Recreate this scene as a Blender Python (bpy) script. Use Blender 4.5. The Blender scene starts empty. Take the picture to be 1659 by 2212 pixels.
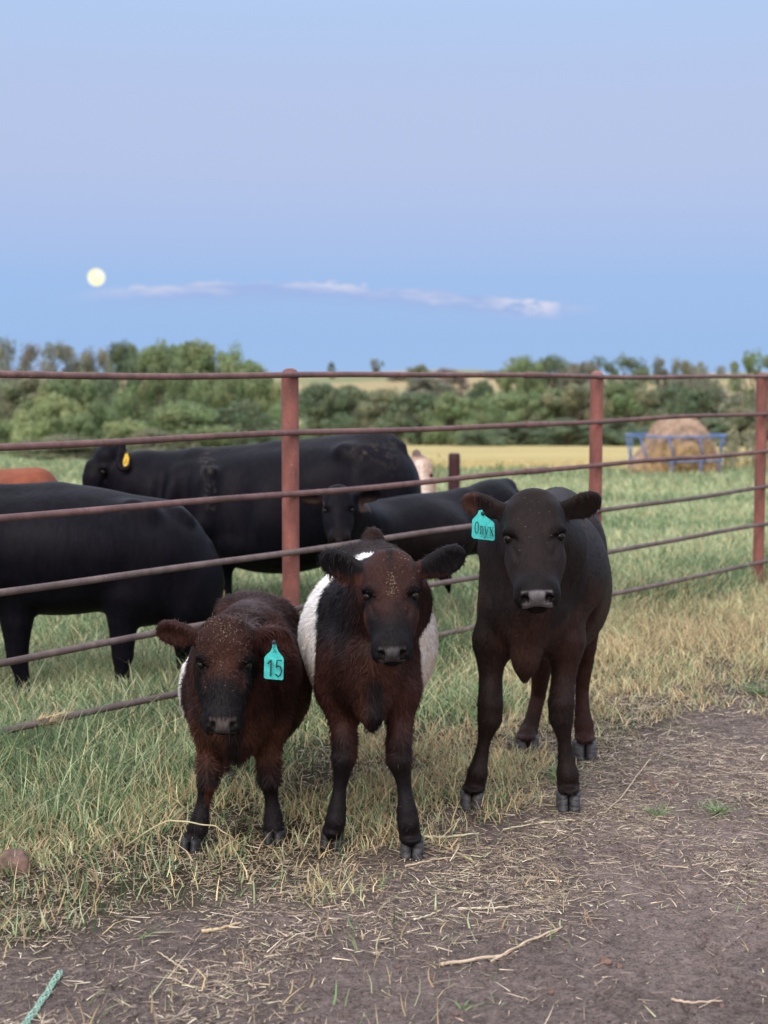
import bpy, math
import numpy as np

# ------------------------------------------------------------------ camera, sky, light
SC = bpy.context.scene
COL = SC.collection
FPX, CX, CY = 3327.0, 829.5, 1106.0           # focal length / centre in reference pixels (1659 x 2212)
PITCH = math.atan(286.0 / FPX)
CAMZ = 1.6
SP, CP = math.sin(PITCH), math.cos(PITCH)

cam_d = bpy.data.cameras.new("camera")
cam = bpy.data.objects.new("camera", cam_d); COL.objects.link(cam)
cam.location = (0, 0, CAMZ); cam.rotation_euler = (math.pi / 2 - PITCH, 0, 0)
cam_d.sensor_fit = 'HORIZONTAL'; cam_d.sensor_width = 36.0; cam_d.lens = FPX / 1659.0 * 36.0
cam_d.clip_start = 0.05; cam_d.clip_end = 8000
cam_d.dof.use_dof = True; cam_d.dof.focus_distance = 5.3; cam_d.dof.aperture_fstop = 4.4
SC.camera = cam

SC.view_settings.view_transform = 'Standard'
SC.view_settings.look = 'None'
SC.view_settings.exposure = 0.0
SC.view_settings.gamma = 1.0
SC.render.engine = 'CYCLES'
SC.cycles.use_denoising = True
SC.cycles.max_bounces = 5
SC.cycles.diffuse_bounces = 3
SC.cycles.glossy_bounces = 2
SC.cycles.transparent_max_bounces = 4

SUN_EL, SUN_AZ = math.radians(42), math.radians(205)   # evening light from behind the camera, a little to the left


def N(nt, typ, **kw):
    n = nt.nodes.new(typ)
    for k, v in kw.items():
        if k == 'op': n.operation = v
        elif k.startswith('i_'): n.inputs[int(k[2:])].default_value = v
        else: setattr(n, k, v)
    return n


def mathn(nt, op, a, b=None, clamp=False):
    n = nt.nodes.new('ShaderNodeMath'); n.operation = op; n.use_clamp = clamp
    for i, s in enumerate((a, b)):
        if s is None: continue
        if isinstance(s, (int, float)): n.inputs[i].default_value = s
        else: nt.links.new(s, n.inputs[i])
    return n.outputs[0]


def ramp(nt, fac, stops, interp='LINEAR'):
    n = nt.nodes.new('ShaderNodeValToRGB'); cr = n.color_ramp; cr.interpolation = interp
    while len(cr.elements) < len(stops): cr.elements.new(0.5)
    for e, (p, c) in zip(cr.elements, stops):
        e.position = p; e.color = (c[0], c[1], c[2], 1)
    nt.links.new(fac, n.inputs[0])
    return n.outputs[0]


def mixc(nt, fac, a, b, blend='MIX'):
    n = nt.nodes.new('ShaderNodeMix'); n.data_type = 'RGBA'; n.blend_type = blend
    for sock, s in ((n.inputs[0], fac), (n.inputs[6], a), (n.inputs[7], b)):
        if isinstance(s, (int, float)): sock.default_value = s
        elif isinstance(s, tuple): sock.default_value = (s[0], s[1], s[2], 1)
        else: nt.links.new(s, sock)
    return n.outputs[2]


def srgb(r, g, b):
    f = lambda c: c / 255 / 12.92 if c / 255 <= 0.04045 else ((c / 255 + 0.055) / 1.055) ** 2.4
    return (f(r), f(g), f(b))


def build_world():
    w = bpy.data.worlds.new("World"); SC.world = w; w.use_nodes = True
    nt = w.node_tree; nt.nodes.clear(); L = nt.links.new
    out = N(nt, 'ShaderNodeOutputWorld'); bg = N(nt, 'ShaderNodeBackground')
    tc = N(nt, 'ShaderNodeTexCoord'); sep = N(nt, 'ShaderNodeSeparateXYZ')
    L(tc.outputs['Generated'], sep.inputs[0])
    x, y, z = sep.outputs
    # dusk gradient by elevation (sine of elevation, 0 .. 1)
    zc = mathn(nt, 'MAXIMUM', z, 0.0)
    f = mathn(nt, 'MULTIPLY', zc, 2.0, True)
    grad = ramp(nt, f, [(0.0, srgb(156, 191, 234)), (0.05, srgb(150, 187, 234)), (0.125, srgb(151, 186, 235)),
                        (0.20, srgb(166, 188, 232)), (0.27, srgb(175, 191, 230)), (0.36, srgb(176, 193, 231)),
                        (0.46, srgb(174, 198, 237)), (0.75, (0.95, 1.02, 1.2)), (1.0, (1.35, 1.4, 1.6))])
    # warm afterglow towards the set sun, behind the camera
    west = mathn(nt, 'MULTIPLY', y, -1.0)
    west = mathn(nt, 'MAXIMUM', west, 0.0)
    low = mathn(nt, 'SUBTRACT', 1.0, zc)
    low = mathn(nt, 'POWER', low, 2.0)
    glow = mathn(nt, 'MULTIPLY', west, low)
    col = mixc(nt, glow, grad, (2.5, 2.0, 1.75))
    # thin streak of cloud low in the east
    ys = mathn(nt, 'MAXIMUM', y, 0.05)
    az = mathn(nt, 'DIVIDE', x, ys); el = mathn(nt, 'DIVIDE', z, ys)
    comb = N(nt, 'ShaderNodeCombineXYZ'); L(az, comb.inputs[0]); L(el, comb.inputs[1])
    mp = N(nt, 'ShaderNodeMapping'); mp.inputs['Scale'].default_value = (52, 150, 1); L(comb.outputs[0], mp.inputs[0])
    ns = N(nt, 'ShaderNodeTexNoise'); ns.inputs['Scale'].default_value = 1.0; ns.inputs['Detail'].default_value = 5
    ns.inputs['Roughness'].default_value = 0.62; L(mp.outputs[0], ns.inputs['Vector'])
    mp2 = N(nt, 'ShaderNodeMapping'); mp2.inputs['Scale'].default_value = (9, 60, 1); L(comb.outputs[0], mp2.inputs[0])
    ns2 = N(nt, 'ShaderNodeTexNoise'); ns2.inputs['Scale'].default_value = 1.0; ns2.inputs['Detail'].default_value = 3
    L(mp2.outputs[0], ns2.inputs['Vector'])
    nz = mathn(nt, 'SUBTRACT', ns.outputs[0], 0.5)
    # centre line of the streak falls to the right
    fc = N(nt, 'ShaderNodeFloatCurve'); cu = fc.mapping.curves[0]
    pts = [(0.0, 0.52), (0.07, 0.547), (0.187, 0.595), (0.28, 0.61), (0.392, 0.622), (0.526, 0.617), (0.58, 0.59), (0.676, 0.57), (0.78, 0.526), (0.89, 0.495), (1.0, 0.47)]
    cu.points[0].location = pts[0]; cu.points[1].location = pts[-1]
    for p_ in pts[1:-1]: cu.points.new(*p_)
    fc.mapping.update()
    azn = N(nt, 'ShaderNodeMapRange'); L(az, azn.inputs[0]); azn.inputs[1].default_value = -0.23; azn.inputs[2].default_value = 0.15
    L(azn.outputs[0], fc.inputs['Value'])
    ec = mathn(nt, 'MULTIPLY', fc.outputs[0], 0.1)
    d = mathn(nt, 'SUBTRACT', el, ec)
    d = mathn(nt, 'SUBTRACT', d, mathn(nt, 'MULTIPLY', nz, 0.014))
    mr = lambda s, a, b: (lambda n: (L(s, n.inputs[0]), n.inputs.__getitem__(1).__setattr__('default_value', a),
                                     n.inputs.__getitem__(2).__setattr__('default_value', b), n.outputs[0])[-1])(
        N(nt, 'ShaderNodeMapRange', interpolation_type='SMOOTHSTEP'))
    top = mr(d, 0.0012, -0.001)
    bot = mr(d, -0.017, -0.003)
    span = mathn(nt, 'MULTIPLY', mr(az, -0.215, -0.12), mr(az, 0.15, 0.07))
    body = mathn(nt, 'MULTIPLY', mathn(nt, 'MULTIPLY', top, bot), span)
    body = mathn(nt, 'MULTIPLY', body, 0.6)
    col = mixc(nt, body, col, srgb(150, 173, 225))
    edge = mathn(nt, 'MULTIPLY', top, mr(d, -0.0085, -0.001))
    puff = mr(ns2.outputs[0], 0.43, 0.62)
    edge = mathn(nt, 'MULTIPLY', mathn(nt, 'MULTIPLY', edge, puff), mathn(nt, 'MULTIPLY', span, 0.8))
    right = mathn(nt, 'MULTIPLY', mr(az, 0.055, 0.092), mr(az, 0.118, 0.105))
    e2 = mathn(nt, 'MULTIPLY', mathn(nt, 'MULTIPLY', top, mr(d, -0.013, -0.003)), mathn(nt, 'MULTIPLY', right, mr(ns.outputs[0], 0.38, 0.58)))
    edge = mathn(nt, 'MAXIMUM', edge, mathn(nt, 'MULTIPLY', e2, 0.9))
    col = mixc(nt, edge, col, srgb(214, 217, 238))
    # a little of the physical evening sky on top of the gradient
    sky = N(nt, 'ShaderNodeTexSky', sky_type='NISHITA', sun_disc=False)
    sky.sun_elevation = math.radians(2.0); sky.sun_rotation = SUN_AZ; sky.air_density = 1.0; sky.dust_density = 1.0
    sk = mixc(nt, 1.0, sky.outputs[0], (0.02, 0.02, 0.02), 'MULTIPLY')
    col = mixc(nt, 1.0, col, sk, 'ADD')
    L(col, bg.inputs[0]); bg.inputs[1].default_value = 1.0
    L(bg.outputs[0], out.inputs[0])


build_world()
sun_d = bpy.data.lights.new("sun", 'SUN'); sun = bpy.data.objects.new("sun", sun_d); COL.objects.link(sun)
sun_d.energy = 2.3; sun_d.angle = math.radians(35); sun_d.color = (1.0, 0.9, 0.82)
# light travels from the azimuth behind the camera towards +Y
sun.rotation_euler = (math.pi / 2 - SUN_EL, 0, math.radians(-22))

# ------------------------------------------------------------------ geometry helpers
rng = np.random.default_rng(11)


def P(u, v, Y):
    """point at world distance Y seen at reference pixel (u, v)"""
    dx, dy = (u - CX) / FPX, (CY - v) / FPX
    d = np.array([dx, CP + dy * SP, dy * CP - SP])
    t = Y / d[1]
    return np.array([0, 0, CAMZ]) + d * t


def M(px, Y):
    return px * Y / FPX * 1.0


def project(p):
    p = np.asarray(p, float)
    rel = p - np.array([0, 0, CAMZ])
    fw = rel[..., 1] * CP - rel[..., 2] * SP
    up = rel[..., 1] * SP + rel[..., 2] * CP
    fw = np.where(np.abs(fw) < 1e-3, 1e-3, fw)
    return CX + rel[..., 0] / fw * FPX, CY - up / fw * FPX, fw


_tab = np.random.default_rng(3).random(1 << 16).astype(np.float32)


def vnoise(p):
    p = np.asarray(p, np.float32)
    i = np.floor(p).astype(np.int64); f = p - i
    f = f * f * (3 - 2 * f)
    out = 0
    for dx in (0, 1):
        for dy in (0, 1):
            for dz in (0, 1):
                h = ((i[..., 0] + dx) * 73856093) ^ ((i[..., 1] + dy) * 19349663) ^ ((i[..., 2] + dz) * 83492791)
                w = (f[..., 0] if dx else 1 - f[..., 0]) * (f[..., 1] if dy else 1 - f[..., 1]) * (f[..., 2] if dz else 1 - f[..., 2])
                out = out + _tab[(h ^ (h >> 13)) & 0xffff] * w
    return out


def fbm(p, octv=4):
    a, s, t = 1.0, 0.0, 0.0
    p = np.asarray(p, np.float32)
    for k in range(octv):
        s = s + a * vnoise(p * (2 ** k) + 17.3 * k); t += a; a *= 0.5
    return s / t


def fbm2(x, y, sc, octv=4, off=0.0):
    return fbm(np.stack([x * sc + off, y * sc + off * 1.7, np.full_like(x, off)], -1), octv)


def sstep(x, a, b):
    t = np.clip((x - a) / (b - a), 0, 1)
    return t * t * (3 - 2 * t)


def nrm(v):
    v = np.asarray(v, float)
    return v / np.maximum(np.linalg.norm(v, axis=-1, keepdims=True), 1e-9)


def mesh_np(name, verts, faces, mat=None, parent=None, smooth=True, col=None, attrs=None, normals=None, mats=None, midx=None):
    """verts (n,3); faces: list of (m,k) int arrays"""
    me = bpy.data.meshes.new(name)
    verts = np.ascontiguousarray(verts, np.float32)
    if not isinstance(faces, list): faces = [faces]
    faces = [np.asarray(f, np.int32) for f in faces if len(f)]
    nl = sum(f.size for f in faces); npol = sum(len(f) for f in faces)
    me.vertices.add(len(verts)); me.vertices.foreach_set('co', verts.ravel())
    me.loops.add(nl); me.loops.foreach_set('vertex_index', np.concatenate([f.ravel() for f in faces]))
    tot = np.concatenate([np.full(len(f), f.shape[1], np.int32) for f in faces])
    st = np.concatenate([[0], np.cumsum(tot)[:-1]]).astype(np.int32)
    me.polygons.add(npol); me.polygons.foreach_set('loop_start', st); me.polygons.foreach_set('loop_total', tot)
    me.polygons.foreach_set('use_smooth', np.full(npol, smooth, bool))
    if midx is not None: me.polygons.foreach_set('material_index', np.asarray(midx, np.int32))
    me.update(calc_edges=True)
    if col is not None:
        a = me.color_attributes.new('col', 'FLOAT_COLOR', 'POINT')
        c = np.ones((len(verts), 4), np.float32); c[:, :col.shape[1]] = col
        a.data.foreach_set('color', c.ravel())
    for k, v in (attrs or {}).items():
        a = me.attributes.new(k, 'FLOAT', 'POINT'); a.data.foreach_set('value', np.ascontiguousarray(v, np.float32))
    if normals is not None:
        me.normals_split_custom_set_from_vertices(np.ascontiguousarray(normals, np.float32))
    for m in (mats or ([mat] if mat else [])): me.materials.append(m)
    o = bpy.data.objects.new(name, me); COL.objects.link(o)
    if parent is not None: o.parent = parent
    return o


def tag(o, label=None, cat=None, group=None, kind=None):
    for k, v in (('label', label), ('category', cat), ('group', group), ('kind', kind)):
        if v: o[k] = v
    return o


def empty(name, loc=(0, 0, 0)):
    o = bpy.data.objects.new(name, None); COL.objects.link(o); o.location = loc; o.empty_display_size = 0.2
    return o


class MB:
    """collects simple shapes into one mesh"""
    def __init__(s): s.v = []; s.f = {}; s.n = 0; s.c = []; s.curcol = (1, 1, 1)

    def add(s, v, *faces):
        v = np.asarray(v, float).reshape(-1, 3)
        s.v.append(v); s.c.append(np.tile(s.curcol, (len(v), 1)))
        for f in faces:
            f = np.asarray(f, int)
            if f.size: s.f.setdefault(f.shape[1], []).append(f + s.n)
        s.n += len(v)

    def tube(s, pts, r, seg=12, caps=True, wob=0.0):
        pts = np.asarray(pts, float); n = len(pts)
        r = np.broadcast_to(np.asarray(r, float), (n,))
        t = nrm(np.gradient(pts, axis=0))
        ref = np.array([0, 0, 1.0]) if abs(t[0][2]) < 0.9 else np.array([1.0, 0, 0])
        a = np.arange(seg) * 2 * math.pi / seg
        vs = []
        for i in range(n):
            b1 = nrm(np.cross(t[i], ref)); b2 = np.cross(t[i], b1)
            rr = r[i] * (1 + wob * (rng.random(seg) - 0.5))
            vs.append(pts[i] + np.outer(np.cos(a) * rr, b1) + np.outer(np.sin(a) * rr, b2))
        q = []
        for i in range(n - 1):
            for j in range(seg):
                k = (j + 1) % seg
                q.append((i * seg + j, i * seg + k, (i + 1) * seg + k, (i + 1) * seg + j))
        vs = np.concatenate(vs); tri = []
        if caps:
            m = len(vs); vs = np.concatenate([vs, pts[:1], pts[-1:]])
            for j in range(seg):
                k = (j + 1) % seg
                tri += [(m, k, j), (m + 1, (n - 1) * seg + j, (n - 1) * seg + k)]
        s.add(vs, q, tri if tri else np.zeros((0, 3), int))

    def build(s, name, mat, parent=None, smooth=True):
        return mesh_np(name, np.concatenate(s.v), [np.concatenate(f) for f in s.f.values()], mat, parent, smooth,
                       col=np.concatenate(s.c))


# ------------------------------------------------------------------ materials
def new_mat(name):
    m = bpy.data.materials.new(name); m.use_nodes = True
    nt = m.node_tree; b = nt.nodes['Principled BSDF']
    return m, nt, b, nt.links.new


def noise(nt, scale, detail=4, rough=0.55, coord='Object', stretch=None):
    tc = N(nt, 'ShaderNodeTexCoord'); v = tc.outputs[coord]
    if stretch:
        mp = N(nt, 'ShaderNodeMapping'); mp.inputs['Scale'].default_value = stretch; nt.links.new(v, mp.inputs[0]); v = mp.outputs[0]
    n = N(nt, 'ShaderNodeTexNoise'); n.inputs['Scale'].default_value = scale; n.inputs['Detail'].default_value = detail
    n.inputs['Roughness'].default_value = rough; nt.links.new(v, n.inputs['Vector'])
    return n.outputs[0]


def bump(nt, b, h, strength, dist=0.01, prev=None):
    n = N(nt, 'ShaderNodeBump'); n.inputs['Strength'].default_value = strength; n.inputs['Distance'].default_value = dist
    nt.links.new(h, n.inputs['Height']); nt.links.new(n.outputs[0], b.inputs['Normal'])


def mat_simple(name, c1, c2, scale=20, rough=0.7, bmp=0.3, spec=0.3, stretch=None, dist=0.005):
    m, nt, b, L = new_mat(name)
    n = noise(nt, scale, 5, 0.6, stretch=stretch)
    L(ramp(nt, n, [(0.3, c1), (0.7, c2)]), b.inputs['Base Color'])
    b.inputs['Roughness'].default_value = rough; b.inputs['Specular IOR Level'].default_value = spec
    if bmp: bump(nt, b, n, bmp, dist)
    return m


def mat_attr(name, rough=0.6, spec=0.3, var=0.25, scale=60, bmp=0.0, trans=0.0, dist=0.004, stretch=None, attr='col', coat=None):
    m, nt, b, L = new_mat(name)
    a = N(nt, 'ShaderNodeAttribute', attribute_name=attr)
    n = noise(nt, scale, 4, 0.6, stretch=stretch)
    mul = ramp(nt, n, [(0.25, (1 - var,) * 3), (0.75, (1 + var,) * 3)])
    c = mixc(nt, 1.0, a.outputs['Color'], mul, 'MULTIPLY')
    L(c, b.inputs['Base Color'])
    b.inputs['Roughness'].default_value = rough; b.inputs['Specular IOR Level'].default_value = spec
    if bmp: bump(nt, b, n, bmp, dist)
    if trans:
        out = nt.nodes['Material Output']; tr = N(nt, 'ShaderNodeBsdfTranslucent'); L(c, tr.inputs[0])
        mx = N(nt, 'ShaderNodeMixShader'); mx.inputs[0].default_value = trans
        L(b.outputs[0], mx.inputs[1]); L(tr.outputs[0], mx.inputs[2]); L(mx.outputs[0], out.inputs[0])
    return m


def mat_coat(name, bmp=0.5, scale=90, rough=0.5, spec=0.35, sheen=0.0, big=0.0):
    """short hair: colour from the coat attribute, streaked along the lie of the hair; 'wet' lowers roughness on the nose"""
    m, nt, b, L = new_mat(name)
    a = N(nt, 'ShaderNodeAttribute', attribute_name='col')
    wet = N(nt, 'ShaderNodeAttribute', attribute_name='wet')
    n = noise(nt, scale, 5, 0.7, stretch=(1, 1, 0.25))
    n2 = noise(nt, 9, 3, 0.6)
    c = mixc(nt, 1.0, a.outputs['Color'], ramp(nt, n, [(0.3, (0.7,) * 3), (0.7, (1.35,) * 3)]), 'MULTIPLY')
    c = mixc(nt, 1.0, c, ramp(nt, n2, [(0.3, (0.8,) * 3), (0.7, (1.2,) * 3)]), 'MULTIPLY')
    L(c, b.inputs['Base Color'])
    r = N(nt, 'ShaderNodeMapRange'); L(wet.outputs['Fac'], r.inputs[0]); r.inputs[3].default_value = rough; r.inputs[4].default_value = 0.34
    L(r.outputs[0], b.inputs['Roughness'])
    b.inputs['Specular IOR Level'].default_value = spec
    if sheen:
        b.inputs['Sheen Weight'].default_value = sheen; b.inputs['Sheen Roughness'].default_value = 0.4
        b.inputs['Sheen Tint'].default_value = (0.75, 0.8, 1.0, 1)
    hb = mathn(nt, 'MULTIPLY', n, mathn(nt, 'SUBTRACT', 1.0, wet.outputs['Fac']))
    if big: hb = mathn(nt, 'ADD', hb, mathn(nt, 'MULTIPLY', noise(nt, 5, 3, 0.6, stretch=(1.6, 1, .5)), 6 * big))
    bump(nt, b, hb, bmp, 0.006)
    return m


MAT = {}
MAT['coat'] = mat_coat('calf_coat', rough=0.5, spec=0.09)
MAT['cow_coat'] = mat_coat('cow_coat', bmp=0.6, scale=30, rough=0.45, spec=0.06, big=0.35)
MAT['fur'] = mat_attr('fur_strands', rough=0.5, spec=0.13, var=0.2, scale=40)
MAT['hoof'] = mat_simple('hoof_horn', (0.006, 0.0065, 0.008), (0.095, 0.096, 0.105), 26, 0.5, 0.3, stretch=(1, 1, 5))
MAT['hoof_dark'] = mat_simple('dark_hoof_horn', (0.004, 0.0045, 0.006), (0.035, 0.036, 0.042), 26, 0.45, 0.3, stretch=(1, 1, 4))
m, nt, b, L = new_mat('eye'); b.inputs['Base Color'].default_value = (0.008, 0.006, 0.006, 1); b.inputs['Roughness'].default_value = 0.22; b.inputs['Specular IOR Level'].default_value = 0.2
n = noise(nt, 30, 2); L(ramp(nt, n, [(0.3, (0.004, 0.003, 0.004)), (0.7, (0.014, 0.009, 0.007))]), b.inputs['Base Color'])
MAT['eye'] = m
MAT['tag'] = mat_simple('teal_plastic', srgb(50, 172, 172), srgb(78, 212, 206), 55, 0.5, 0.05, 0.3)
MAT['tag_yellow'] = mat_simple('yellow_plastic', srgb(222, 180, 60), srgb(238, 200, 80), 30, 0.45, 0.05, 0.4)
MAT['ink'] = mat_simple('black_ink', (0.012, 0.02, 0.025), (0.03, 0.05, 0.055), 60, 0.6, 0.0)
MAT['straw'] = mat_attr('straw', rough=0.6, spec=0.25, var=0.25, scale=40)
MAT['grass'] = mat_attr('grass_blades', rough=0.55, spec=0.25, var=0.12, scale=3, trans=0.25)
MAT['leaf'] = mat_attr('leaves', rough=0.6, spec=0.2, var=0.2, scale=1.2, trans=0.3)
MAT['bark'] = mat_simple('bark', (0.07, 0.055, 0.042), (0.2, 0.165, 0.13), 6, 0.9, 0.6, stretch=(1, 1, 0.3), dist=0.05)
MAT['hay'] = mat_attr('hay', rough=0.75, spec=0.15, var=0.3, scale=10, bmp=0.6, dist=0.03)
MAT['blue'] = mat_simple('blue_paint', (0.075, 0.15, 0.37), (0.14, 0.24, 0.47), 12, 0.5, 0.1)
MAT['rock'] = mat_simple('rock', (0.10, 0.062, 0.05), (0.22, 0.145, 0.12), 22, 0.85, 0.6)
MAT['twine'] = mat_simple('green_twine', (0.16, 0.34, 0.25), (0.42, 0.60, 0.50), 150, 0.6, 0.3)
MAT['pipe'] = None


def mat_rust(name, c_lo, c_hi, dark, scale, spots=(0.45, 0.38, 0.36), stretch=(1, 1, .35)):
    m, nt, b, L = new_mat(name)
    n = noise(nt, scale, 6, 0.7, stretch=stretch); n2 = noise(nt, scale * 9, 3, 0.6); n3 = noise(nt, 3.0, 3)
    c = ramp(nt, n, [(0.3, c_lo), (0.68, c_hi)])
    c = mixc(nt, mathn(nt, 'MULTIPLY', ramp(nt, n3, [(0.45, (0, 0, 0)), (0.7, (1, 1, 1))]), 0.5), c, dark)
    c = mixc(nt, ramp(nt, n2, [(0.62, (0, 0, 0)), (0.72, (1, 1, 1))]), c, dark)
    c = mixc(nt, ramp(nt, n2, [(0.26, (1, 1, 1)), (0.31, (0, 0, 0))]), c, spots)
    L(c, b.inputs['Base Color']); b.inputs['Roughness'].default_value = 0.62; b.inputs['Specular IOR Level'].default_value = 0.35
    bump(nt, b, n2, 0.35, 0.002)
    return m


MAT['rail'] = mat_rust('weathered_pipe', (0.105, 0.056, 0.054), (0.21, 0.118, 0.112), (0.045, 0.027, 0.026), 14)
MAT['rail_grey'] = mat_rust('bare_weathered_pipe', (0.085, 0.060, 0.058), (0.185, 0.140, 0.134), (0.05, 0.034, 0.032), 14)
MAT['post'] = mat_rust('rusty_post', (0.155, 0.058, 0.050), (0.32, 0.125, 0.100), (0.09, 0.045, 0.044), 9)
MAT['maroon'] = mat_rust('maroon_paint', (0.028, 0.007, 0.010), (0.052, 0.013, 0.017), (0.018, 0.006, 0.008), 8, spots=(0.06, 0.03, 0.03))

# ------------------------------------------------------------------ ground
def hgt(x, y):
    x = np.asarray(x, float); y = np.asarray(y, float)
    b = np.interp(y, [-80, 11, 25, 40, 75, 110, 150, 230, 420, 700, 1200, 3000],
                  [0, 0, -.40, -.92, -2.15, -3.35, -4.7, -4.3, -.4, 4.0, 5.5, 5.5])
    far = sstep(y, 160, 420)
    b = b + far * (1.3 * np.sin(x / 47.0 + 1.0) + 0.8 * np.sin(x / 21.0))
    return b


def relief(x, y):
    near = sstep(y, 13, 9) * sstep(y, 1.5, 3)
    r = 0.022 * (fbm2(x, y, 1.6, 3, 3.0) - 0.5) + 0.014 * (fbm2(x, y, 9, 3, 8.0) - 0.5)
    clod = fbm2(x, y, 42, 3, 1.0)
    r = r + 0.015 * (clod - 0.5) + 0.010 * np.maximum(fbm2(x, y, 24, 2, 61.0) - 0.55, 0)
    # dried-out cracks: thin valleys along a noise level set
    c = np.abs(fbm2(x, y, 7.0, 3, 21.0) - 0.5)
    c2 = np.abs(fbm2(x, y, 11.0, 3, 41.0) - 0.5)
    br = sstep(fbm2(x, y, 3.0, 2, 5.0), 0.45, 0.6)
    r = r - br * (0.016 * sstep(c, 0.020, 0.004) + 0.012 * sstep(c2, 0.016, 0.003))
    return r * near


UD = [-600, 0, 150, 300, 500, 700, 850, 950, 1050, 1150, 1250, 1350, 1450, 1550, 1659, 2400]
VD = [2060, 2030, 2010, 1990, 1930, 1880, 1850, 1800, 1750, 1700, 1630, 1600, 1540, 1500, 1485, 1440]
UT = [-600, 0, 200, 400, 600, 800, 1000, 1150, 1300, 1450, 1659, 2400]
VT = [1800, 1800, 1755, 1650, 1620, 1590, 1540, 1480, 1390, 1300, 1265, 1240]


def zones(x, y):
    """dirt, short cut grass, tall grass factors on the near ground (by where the bare track, the cut strip and the pasture lie)"""
    u, v, fw = project(np.stack([x, y, np.zeros_like(x)], -1))
    v = np.where(y < 0.8, 4000, v)
    w = 190 * (fbm2(x, y, 1.3, 3, 2.0) - 0.5) + 120 * (fbm2(x, y, 5.0, 3, 12.0) - 0.5)
    vd = np.interp(u, UD, VD) - v + w * 0.9
    vt = np.interp(u, UT, VT) - v + w * 0.75
    dirt = sstep(vd, 60, -90)
    tall = sstep(vt, -60, 50)
    dry = np.exp(-((np.interp(u, [850, 1300, 1659, 2300], [1500, 1400, 1360, 1320]) - v) / 75.0) ** 2) * sstep(u, 900, 1350)
    return u, v, dirt, tall, dry


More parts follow.
